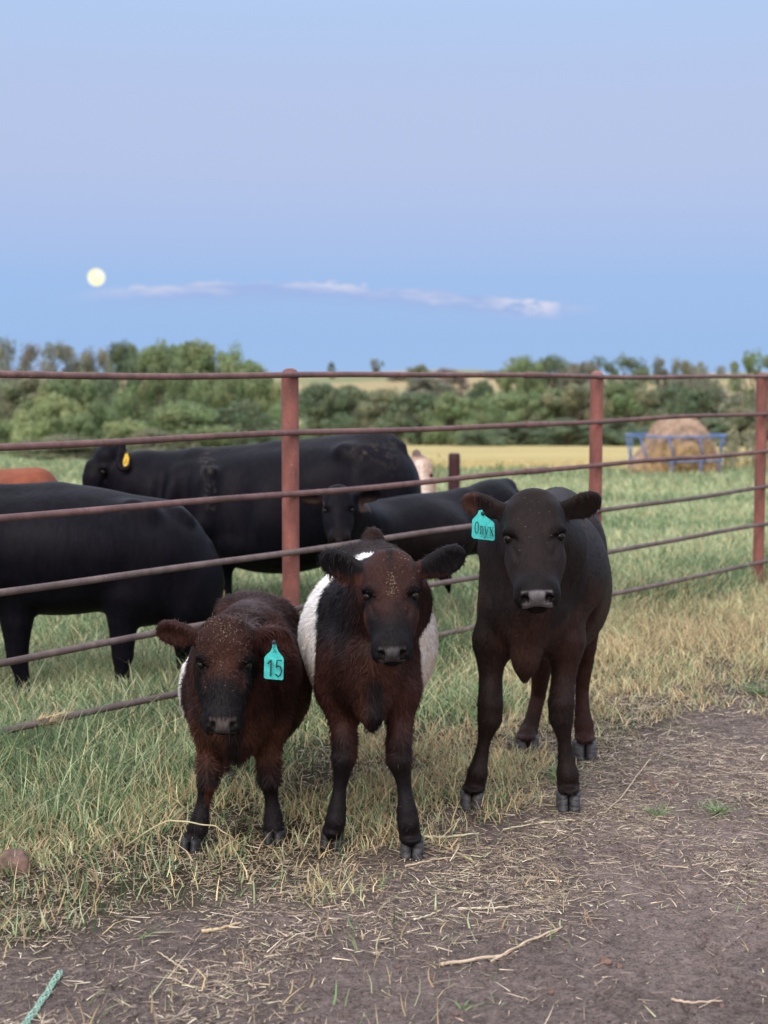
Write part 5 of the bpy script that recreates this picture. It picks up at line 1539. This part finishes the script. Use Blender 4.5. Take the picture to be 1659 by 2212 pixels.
# nearer wood at the left
for a in [
    (395, 742, 60, 90, 'round', GREEN, 60, 'round topped green tree just left of the broad tallest one', G1),
    (495, 746, 60, 88, 'round', GREEN, 61, 'green tree on the right shoulder of the broad tallest one', G1),
    (430, 736, 92, 84, 'bush', GREEN, 1, 'broad bushy green tree, tallest of the wood beside the first fence post', G1),
    (540, 776, 78, 80, 'bush', GREEN, 2, 'rounded green tree leaning towards the first fence post', G1),
    (268, 735, 46, 88, 'tall', DEEP, 3, 'narrow dark green tree with a pointed top in the left wood', G1),
    (340, 745, 66, 80, 'round', GREEN, 4, 'green tree between the pointed dark tree and the broad tallest one', G1),
    (165, 800, 85, 90, 'round', GREEN, 5, 'green tree under the grey skyline trees at the left', G1),
    (60, 810, 85, 92, 'round', OLIVE, 6, 'olive green tree at the left edge of the wood', G1),
    (110, 848, 70, 74, 'bush', PALE, 7, 'pale yellow green bushy tree low in the left wood', G1),
    (200, 868, 75, 72, 'bush', GREEN, 8, 'green bushy tree above the ear of the large black cow', G1),
    (275, 900, 60, 68, 'bush', PALE, 9, 'small pale green bush low in the left wood right of the cow ear', G1),
    (400, 868, 95, 72, 'bush', GREEN, 10, 'wide green bush filling the gap under the tallest left tree', G1),
    (520, 868, 85, 74, 'bush', DEEP, 11, 'dark green bush low beside the first fence post', G1),
    (330, 930, 90, 64, 'bush', OLIVE, 12, 'low olive bush directly over the back of the large black cow', G1),
    (150, 940, 110, 66, 'bush', OLIVE, 13, 'low greyish scrub in front of the wood at the left', G1),
    (20, 905, 40, 84, 'bush', GREEN, 14, 'small green bush at the left edge above the red cow', G1),
    (600, 890, 55, 86, 'bush', GREEN, 15, 'green bush standing directly behind the first fence post', G1),
    # grey skyline trees behind the left wood
    (20, 728, 48, 150, 'open', GREY, 16, 'grey green tree on the skyline in the left corner of the wood', G3),
    (72, 738, 34, 150, 'bare', BROWNISH, 17, 'nearly bare brownish tree on the skyline at the left', G3),
    (150, 742, 46, 150, 'open', GREY, 18, 'grey open crowned tree on the skyline below the moon', G3),
    (205, 750, 36, 150, 'open', GREY, 19, 'smaller grey tree on the skyline right below the moon', G3),
    (716, 782, 10, 560, 'round', DEEP, 20, 'tiny lone tree on the skyline right of the first post', G3),
    (812, 774, 20, 520, 'open', GREY, 21, 'lone open crowned tree on the skyline above the big cow rump', G3),
    # valley tree line, middle
    (690, 828, 66, 150, 'round', DEEP, 22, 'dark rounded tree just right of the first fence post', G2),
    (760, 834, 66, 148, 'bush', DEEP, 23, 'low dark tree in the valley behind the back of the large cow', G2),
    (830, 838, 66, 146, 'bush', OLIVE, 24, 'olive low tree in the valley above the cow tail', G2),
    (905, 846, 72, 144, 'bush', DEEP, 25, 'low dark tree above the maroon stub post', G2),
    (975, 850, 64, 140, 'bush', GREEN, 26, 'low green tree right above the maroon stub post', G2),
    (905, 788, 36, 320, 'round', OLIVE, 27, 'mid distance olive tree poking over the top rail left of the brown pair', G2),
    (965, 796, 52, 300, 'round', BROWNISH, 28, 'brownish green tree poking over the top rail before the far pale field', G2),
    (920, 812, 60, 270, 'bush', GREY, 29, 'grey green bush on the hillside below the brownish tree', G2),
    (1040, 822, 40, 260, 'bush', DEEP, 30, 'small dark tree beside the pale hillside field', G2),
    (1055, 850, 48, 190, 'bush', GREEN, 31, 'green tree on the lower hillside above the pale field corner', G2),
    (1035, 928, 45, 132, 'bush', DEEP, 59, 'lowest dark bush in the middle gap, on the edge of the yellow field', G2),
    # valley tree line between the second and third post
    (1130, 770, 55, 190, 'round', GREEN, 32, 'green tree over the top rail between pipe sleeve and second post', G2),
    (1195, 766, 62, 195, 'round', DEEP, 33, 'tallest dark tree left of the second fence post', G2),
    (1258, 778, 48, 185, 'round', GREY, 34, 'grey green tree topping out beside the second fence post', G2),
    (1100, 850, 70, 150, 'bush', GREEN, 35, 'wide green tree on the field edge left of the second post', G2),
    (1180, 838, 74, 150, 'bush', GREEN, 36, 'green bushy tree on the field edge close to the second post', G2),
    (1250, 830, 70, 148, 'round', OLIVE, 37, 'olive tree on the field edge partly behind the second post', G2),
    (1130, 910, 75, 138, 'bush', DEEP, 38, 'low dark undergrowth along the yellow field left of the second post', G2),
    (1225, 905, 75, 136, 'bush', DEEP, 39, 'low dark bush along the yellow field touching the second post', G2),
    (1345, 770, 52, 200, 'open', DEEP, 40, 'dark open tree over the top rail just right of the second post', G2),
    (1330, 830, 62, 150, 'round', GREEN, 41, 'green tree behind the second post, left of the hay feeder', G2),
    (1395, 836, 60, 150, 'bush', OLIVE, 42, 'olive bush above the left rim of the hay feeder', G2),
    (1330, 905, 66, 134, 'bush', DEEP, 43, 'low dark bush left of the hay feeder on the field edge', G2),
    (1440, 772, 28, 240, 'open', GREY, 44, 'slim grey tree over the top rail above the hay bale', G2),
    (1487, 772, 28, 240, 'open', OLIVE, 45, 'slim olive tree over the top rail right of the hay bale top', G2),
    (1455, 832, 66, 150, 'round', DEEP, 46, 'dark tree directly behind the hay bale', G2),
    (1520, 790, 40, 200, 'open', GREY, 47, 'grey open tree between the hay bale and the third post', G2),
    (1535, 830, 66, 146, 'round', DEEP, 48, 'dark rounded tree behind the right rim of the hay feeder', G2),
    (1600, 818, 62, 142, 'bare', GREY, 49, 'thin branching tree left of the third fence post', G2),
    (1630, 762, 46, 150, 'open', GREEN, 50, 'tall loose green tree at the right edge behind the third post', G2),
    (1690, 775, 60, 150, 'round', GREEN, 51, 'green tree cut off by the right edge', G2),
    (1600, 880, 70, 130, 'bush', OLIVE, 52, 'olive bush at the foot of the trees near the third post', G2),
    (1440, 910, 70, 132, 'bush', DEEP, 53, 'low dark bush hidden behind the hay bale', G2),
    (1530, 905, 70, 130, 'bush', DEEP, 54, 'low dark bush right behind the hay feeder', G2),
    (1690, 880, 80, 128, 'bush', OLIVE, 55, 'olive bush cut off by the right edge', G2),
    (860, 806, 26, 430, 'bush', GREY, 56, 'small grey bush high on the pale hillside', G3),
    (1075, 800, 36, 420, 'round', GREY, 57, 'distant grey tree on the hilltop left of the pipe sleeve', G3),
]:
    nm = 'bush' if a[4] == 'bush' and ('bush' in a[7] or 'scrub' in a[7] or 'undergrowth' in a[7]) else 'tree'
    tree(*a, name=nm, rot=a[6] * 1.7)


# tall weeds behind the feeder and single weeds in the field
def weeds(u, Y, n, h, spread, label, seed, tint):
    r = np.random.default_rng(seed); g = ground_pt(u, Y)
    root = empty('weed', tuple(g)); tag(root, label, 'weed', 'weeds standing in the pasture')
    b = np.stack([r.normal(0, spread, n), r.normal(0, spread * .7, n), np.zeros(n)], 1)
    d = nrm(np.stack([r.normal(0, .18, n), r.normal(0, .18, n), np.ones(n)], 1)); hh = h * (.5 + .6 * r.random(n))
    o = ribbons('stem', b, d, hh, np.full(n, .02), rdir(n), .2 * r.random(n), np.tile(np.array(tint) * .8, (n, 1)), MAT['grass']); o.parent = root
    m = n * 9; k = r.integers(0, n, m); t = .25 + .75 * r.random(m)
    p = b[k] + d[k] * (hh[k] * t)[:, None]
    o = ribbons('foliage', p, nrm(r.normal(0, 1, (m, 3)) + [0, 0, .5]), h * (.10 + .12 * r.random(m)), np.full(m, .05 * h), rdir(m), .4 * r.random(m),
                np.array(tint) * (.7 + .6 * r.random(m))[:, None], MAT['grass'], kind=None); del o['kind']; o.parent = root


weeds(935, 34, 14, .62, .14, 'leafy weed in the yellow field edge left of the maroon stub post', 1, (.22, .27, .12))
weeds(1083, 38, 14, .55, .12, 'leafy weed in the field between the stub post and the second fence post', 2, (.22, .27, .12))
weeds(1600, 44, 130, 1.25, 1.0, 'thicket of tall pale weeds right of the hay feeder', 3, (.27, .27, .17))


# ------------------------------------------------------------------ hay bale in a ring feeder
def feeder():
    Y = 40.0; c = ground_pt(1459, Y); R = 1.215
    root = empty('hay_ring_feeder', tuple(c)); tag(root, 'blue tubular steel ring feeder standing round the big hay bale', 'hay feeder')
    ang = lambda k, n: 2 * math.pi * k / n
    def ring(z, rad, r):
        mb = MB(); p = [(rad * math.cos(ang(k, 48)), rad * math.sin(ang(k, 48)), z) for k in range(49)]
        mb.tube(p, r, 10, caps=False); mb.build('ring', MAT['blue'], root)
    ring(1.08, R + .06, .026); ring(.46, R - .02, .02); ring(.05, R - .02, .024)
    n = 10
    for k in range(n):
        a = ang(k, n) + .14; b = a - .16
        mb = MB(); mb.tube([((R - .02) * math.cos(a), (R - .02) * math.sin(a), .46), ((R + .06) * math.cos(b), (R + .06) * math.sin(b), 1.08)], .021, 8)
        mb.build('bar', MAT['blue'], root)
        mb = MB(); mb.tube([((R - .02) * math.cos(a - .08), (R - .02) * math.sin(a - .08), .02), ((R - .02) * math.cos(a - .08), (R - .02) * math.sin(a - .08), .46)], .021, 8)
        mb.build('leg', MAT['blue'], root)
    # the bale: a slumped round bale, swirl of stems on its face, loose hay around its foot
    S = Sculpt(.05)
    o = np.array([0, 0, 0.]) + c
    S.cap(o + [.03, -.45, .80], o + [.03, .4, .80], .78, .74, .15)
    S.ell(o + [.05, -.05, .50], (1.0, .98, .62), .2)
    S.ell(o + [-.5, -.15, .26], (.74, .8, .42), .2); S.ell(o + [.5, -.1, .24], (.64, .75, .40), .2)
    V, F, nv = S.mesh(1)
    q = V - o; fr = sstep(nv[:, 1], -.2, -.7); rad = np.hypot(q[:, 0] - .1, q[:, 2] - .62)
    sw = .5 + .5 * np.sin(rad * 26 + np.arctan2(q[:, 2] - .62, q[:, 0] - .1) + 3 * fbm(V * 3, 3))
    V = V + nv * (.05 * (fbm(V * 7, 3) - .5) + .03 * fr * (sw - .5))[:, None]
    cA = np.array((.40, .29, .21)); cB = np.array((.44, .31, .17))
    col = blend(np.tile(cA, (len(V), 1)), cB, fr * sstep(q[:, 2], .95, .8)) * (.75 + .5 * fbm(V * 9, 3))[:, None]
    col = col * (1 - .35 * fr * sw)[:, None]
    b = mesh_np('hay_bale', V - o, F, MAT['hay'], None, True, col=col); b.location = tuple(c)
    tag(b, 'big round hay bale slumped inside the blue ring feeder', 'hay bale')
    n = 9000; r = np.random.default_rng(4); k = r.integers(0, len(V), n)
    d = nrm(np.cross(nv[k], r.normal(0, 1, (n, 3))) + nv[k] * .35)
    s = ribbons('loose_stems', V[k] - o, d, .06 + .12 * r.random(n), np.full(n, .012), rdir(n), .4 * r.random(n), col[k] * (.7 + .8 * r.random(n))[:, None], MAT['straw'])
    s.parent = b; del s['kind']
    n = 5000; a = r.random(n) * 6.28; rr = 1.0 + np.abs(r.normal(0, .28, n)); p = np.stack([np.cos(a) * rr, np.sin(a) * rr * .9, np.full(n, .02) + .10 * r.random(n) * np.exp(-(rr - 1) * 3)], 1) + o
    ribbons('trampled_hay', p, nrm(np.stack([r.normal(0, 1, n), r.normal(0, 1, n), .25 * r.random(n)], 1)), .1 + .15 * r.random(n), np.full(n, .015), rdir(n), .3 * r.random(n),
            np.array((.26, .20, .14)) * (.5 + .7 * r.random(n))[:, None], MAT['straw'])


feeder()

# maroon stub of a post in the pasture
g = ground_pt(981, 21.0); mb = MB()
mb.tube([(0, 0, -.3), (0, 0, .0), (0, 0, .15), (.003, 0, .28), (.003, 0, .315), (.003, 0, .322)], [.082, .082, .082, .082, .080, .066], 22)
hgtop = P(981, 979, 21.0)[2] - g[2]
o = mb.build('stub_post', MAT['maroon']); o.location = tuple(g); o.scale = (1, 1, hgtop / .322)
tag(o, 'short maroon steel stub post standing alone in the pasture', 'post')

# ------------------------------------------------------------------ moon
m, nt, b, L = new_mat('moonlight'); b.inputs['Base Color'].default_value = (0, 0, 0, 1); b.inputs['Specular IOR Level'].default_value = 0
nn = noise(nt, .055, 3, .5); L(ramp(nt, nn, [(.35, (1.0, .95, .52)), (.55, (1.0, .99, .86))]), b.inputs['Emission Color']); b.inputs['Emission Strength'].default_value = 1.05
bpy.ops.mesh.primitive_uv_sphere_add(segments=48, ring_count=24, radius=19.0 / FPX * 3000, location=tuple(P(208, 599, 3000.0)))
o = bpy.context.object; o.name = 'moon'; o.data.materials.append(m)
for p_ in o.data.polygons: p_.use_smooth = True
tag(o, 'full pale yellow moon low in the evening sky above the left wood', 'moon')


# ------------------------------------------------------------------ small things on the ground
def rock(name, u, v, r, sq, label, group=None, seed=0, mat='rock', boxy=0.35):
    y = gy(v); c = P(u, v, y); c[2] = 0; S = Sculpt(r * .09); rr = np.random.default_rng(seed)
    for _ in range(5):
        S.ell(rr.normal(0, r * .28, 3) * [1, 1, .5] + [0, 0, r * .45 * sq], r * rr.uniform(.55, .8, 3) * [1, 1, sq], r * .15)
    V, F, nv = S.mesh(1); q4 = V - [0, 0, r * .45 * sq]; n4 = (np.abs(q4) ** 5).sum(1) ** .2; V = [0, 0, r * .45 * sq] + q4 * (1 - boxy + boxy * .93 * np.linalg.norm(q4, axis=1) / np.maximum(n4, 1e-6))[:, None]
    V = V + nv * (r * .22 * (fbm(V / r * 2.2, 3) - .5))[:, None]
    o = mesh_np(name, V, F, MAT[mat], None, True); o.location = (c[0], c[1] + r * .4, float(relief(np.array([c[0]]), np.array([c[1]]))[0]) - r * .12)
    tag(o, label, 'rock' if r > .04 else 'pebble', group)


rock('rock', 26, 1882, .048, 1.0, 'brown rock half hidden in the grass at the left edge', seed=3, boxy=1.0)
rock('pebble', 1306, 2087, .017, .8, 'larger of two pinkish pebbles on the bare dirt at the lower right', 'pebbles on the bare track', 4)
rock('pebble', 1340, 2094, .011, .9, 'smaller of two pinkish pebbles on the bare dirt at the lower right', 'pebbles on the bare track', 5)
rock('pebble', 1400, 1690, .030, .45, 'pale flat stone in the straw right of the tallest calf', 'stones in the straw', 6)
rock('pebble', 1455, 1690, .022, .5, 'small grey stone in the straw at the end of the stone row', 'stones in the straw', 7)
rock('pebble', 1415, 1710, .026, .4, 'orange tinted flat stone in the straw nearest to the viewer', 'stones in the straw', 8)
for i, (u, v) in enumerate([(1080, 1990), (1228, 2040), (1620, 2020), (1530, 2030), (700, 2010), (860, 2090), (1425, 1945), (1190, 2150), (985, 2190), (640, 2120), (1330, 1905), (1560, 2180), (1262, 1980), (560, 2050)]):
    rock('pebble', u, v, .0055 + .004 * ((i * 37) % 10) / 10, .8, 'tiny pale pebble on the bare dirt', 'tiny pebbles on the bare track', 20 + i)


def stalk(pts, r, label, col=(.5, .42, .29), name='straw_stalk', lift=.006, group='long straws on the ground'):
    P3 = []
    for t in pts:
        u, v = t[:2]; z = t[2] if len(t) > 2 else lift
        y = gy(v); p = P(u, v, y)
        if z > .02:                                        # raised point: keep it over the ground behind the row
            yy = t[3] if len(t) > 3 else y; p = P(u, v, yy)
        else: p[2] = z + float(relief(p[:1], p[1:2])[0])
        P3.append(p)
    P3 = np.array(P3); tt = np.linspace(0, 1, len(P3)); ts = np.linspace(0, 1, 6 * len(P3))
    Q = np.stack([np.interp(ts, tt, P3[:, i]) for i in range(3)], 1)
    Q[:, 2] += .0015 * np.sin(ts * 31)
    mb = MB(); mb.curcol = col; mb.tube(Q, r * (1 - .45 * ts), 7); o = mb.build(name, MAT['straw']); tag(o, label, 'straw', group)


stalk([(1404, 1641), (1375, 1680), (1345, 1725), (1308, 1760), (1290, 1764)], .0032, 'long bent straw running up to the right beside the tallest calf')
stalk([(1238, 1771), (1170, 1780), (1087, 1797)], .0045, 'straight pale straw lying in front of the right front hoof of the tallest calf', (.6, .56, .38))
stalk([(1020, 1862), (975, 1838), (912, 1822)], .0036, 'straw leading from the hoof of the belted calf to the lower right', (.5, .46, .26))
stalk([(875, 1876), (940, 1858), (1012, 1851)], .0034, 'straw lying crosswise just in front of the belted calf', (.56, .47, .33))
stalk([(915, 1816), (960, 1812), (1035, 1806)], .0052, 'broad pale straw leaf beside the hoof of the belted calf', (.6, .58, .38))
stalk([(990, 1963), (1060, 1962), (1124, 1960)], .0036, 'straight straw on the bare dirt crossed by two short ones', (.6, .53, .4))
stalk([(1053, 1974), (1058, 1955), (1064, 1940)], .0024, 'short straw crossing the straight one, leaning right', (.6, .53, .4))
stalk([(1068, 1972), (1063, 1955), (1058, 1944)], .0022, 'short straw crossing the straight one, leaning left', (.6, .53, .4))
stalk([(894, 1989), (925, 1978), (956, 1966)], .0034, 'single short thick straw on the bare dirt left of the crossed straws', (.6, .55, .42))
stalk([(952, 2083), (1020, 2075), (1090, 2062), (1130, 2045), (1170, 2027), (1214, 2010)], .0052, 'thick frayed dry stalk curving over the bare dirt', (.5, .41, .30), 'dry_stalk')
stalk([(1060, 2072), (1110, 2055), (1160, 2030), (1205, 2015)], .0038, 'second strand of the frayed dry stalk', (.5, .4, .29), 'dry_stalk')
stalk([(1450, 2168), (1490, 2175), (1560, 2168)], .004, 'dry twig lying flat at the lower right', (.5, .4, .3), 'dry_stalk')
stalk([(436, 2018), (470, 2012), (520, 1999)], .006, 'short pale chip of wood on the dirt below the smallest calf', (.56, .44, .27), 'wood_chip')
stalk([(255, 1842, .05, 5.2), (310, 1800, .16, 5.08), (365, 1771, .2, 5.02), (420, 1778, .2, 5.0), (466, 1785, .19, 5.0), (490, 1802, .12, 5.0), (520, 1822, .05, 5.05)], .0032,
      'long bent dry grass straw passing in front of the left hoof of the smallest calf', (.5, .46, .28))
stalk([(405, 2105), (370, 2085), (340, 2060)], .003, 'short straw near the green twine', (.5, .42, .3))


def sprout(u, v, n, h, label, seed):
    y = gy(v); c = P(u, v, y); r = np.random.default_rng(seed)
    b = np.tile([c[0], c[1], float(relief(c[:1], c[1:2])[0])], (n, 1)) + r.normal(0, .008, (n, 3)) * [1, 1, 0]
    a = r.random(n) * 6.28; d = nrm(np.stack([np.cos(a), np.sin(a), .5 + r.random(n)], 1))
    o = ribbons('grass_tuft', b, d, h * (.5 + .7 * r.random(n)), np.full(n, .007) * (.6 + .8 * r.random(n)), nrm(np.stack([np.cos(a), np.sin(a), -.3 + 0 * a], 1)), .5 + .4 * r.random(n),
                np.array((.19, .27, .13)) * (.7 + .6 * r.random(n))[:, None], MAT['grass']); del o['kind']
    tag(o, label, 'grass tuft', 'green tufts on the track')


sprout(312, 2030, 9, .085, 'broad bladed green tuft on the dirt below the smallest calf', 1)
sprout(520, 1938, 5, .09, 'green tuft with one long blade leaning right beside the wood chip', 2)
sprout(1070, 2160, 5, .05, 'small green sprout at the bottom right on bare dirt', 3)
sprout(1000, 2172, 5, .05, 'small green sprout near the bottom edge', 4)
sprout(1210, 1690, 60, .15, 'thick green tuft at the hind feet of the tallest calf', 5)
sprout(1550, 1760, 50, .09, 'low green mat of grass at the right side of the track', 6)
sprout(1420, 1765, 40, .08, 'low green tuft in the straw right of the tallest calf', 7)
sprout(1640, 1500, 80, .15, 'dark green tuft on the verge at the right edge', 8)

# green twine
mb = MB(); ts = np.linspace(0, 1, 60)
pa = np.array([P(130, 2108, gy(2108)), P(98, 2160, gy(2160)), P(62, 2212, gy(2212)), P(20, 2275, gy(2275))]); pa[:, 2] = 0.012
tt = np.linspace(0, 1, 4); cl = np.stack([np.interp(ts, tt, pa[:, i]) for i in range(3)], 1)
tg = nrm(np.gradient(cl, axis=0)); sd = nrm(np.cross(tg, [0, 0, 1]))
for k in range(9):
    ph = k * 2 * math.pi / 9; amp = .0075 * (1 + .25 * math.sin(k * 2.3)); s = 1 if k % 2 else -1
    q = cl + sd * (amp * np.cos(s * ts * 26 + ph))[:, None] + np.array([0, 0, 1]) * (.6 * amp * np.sin(s * ts * 26 + ph))[:, None]
    mb.tube(q, .0016, 6)
o = mb.build('green_twine', MAT['twine']); tag(o, 'frayed length of green braided baler twine lying at the lower left corner', 'twine')
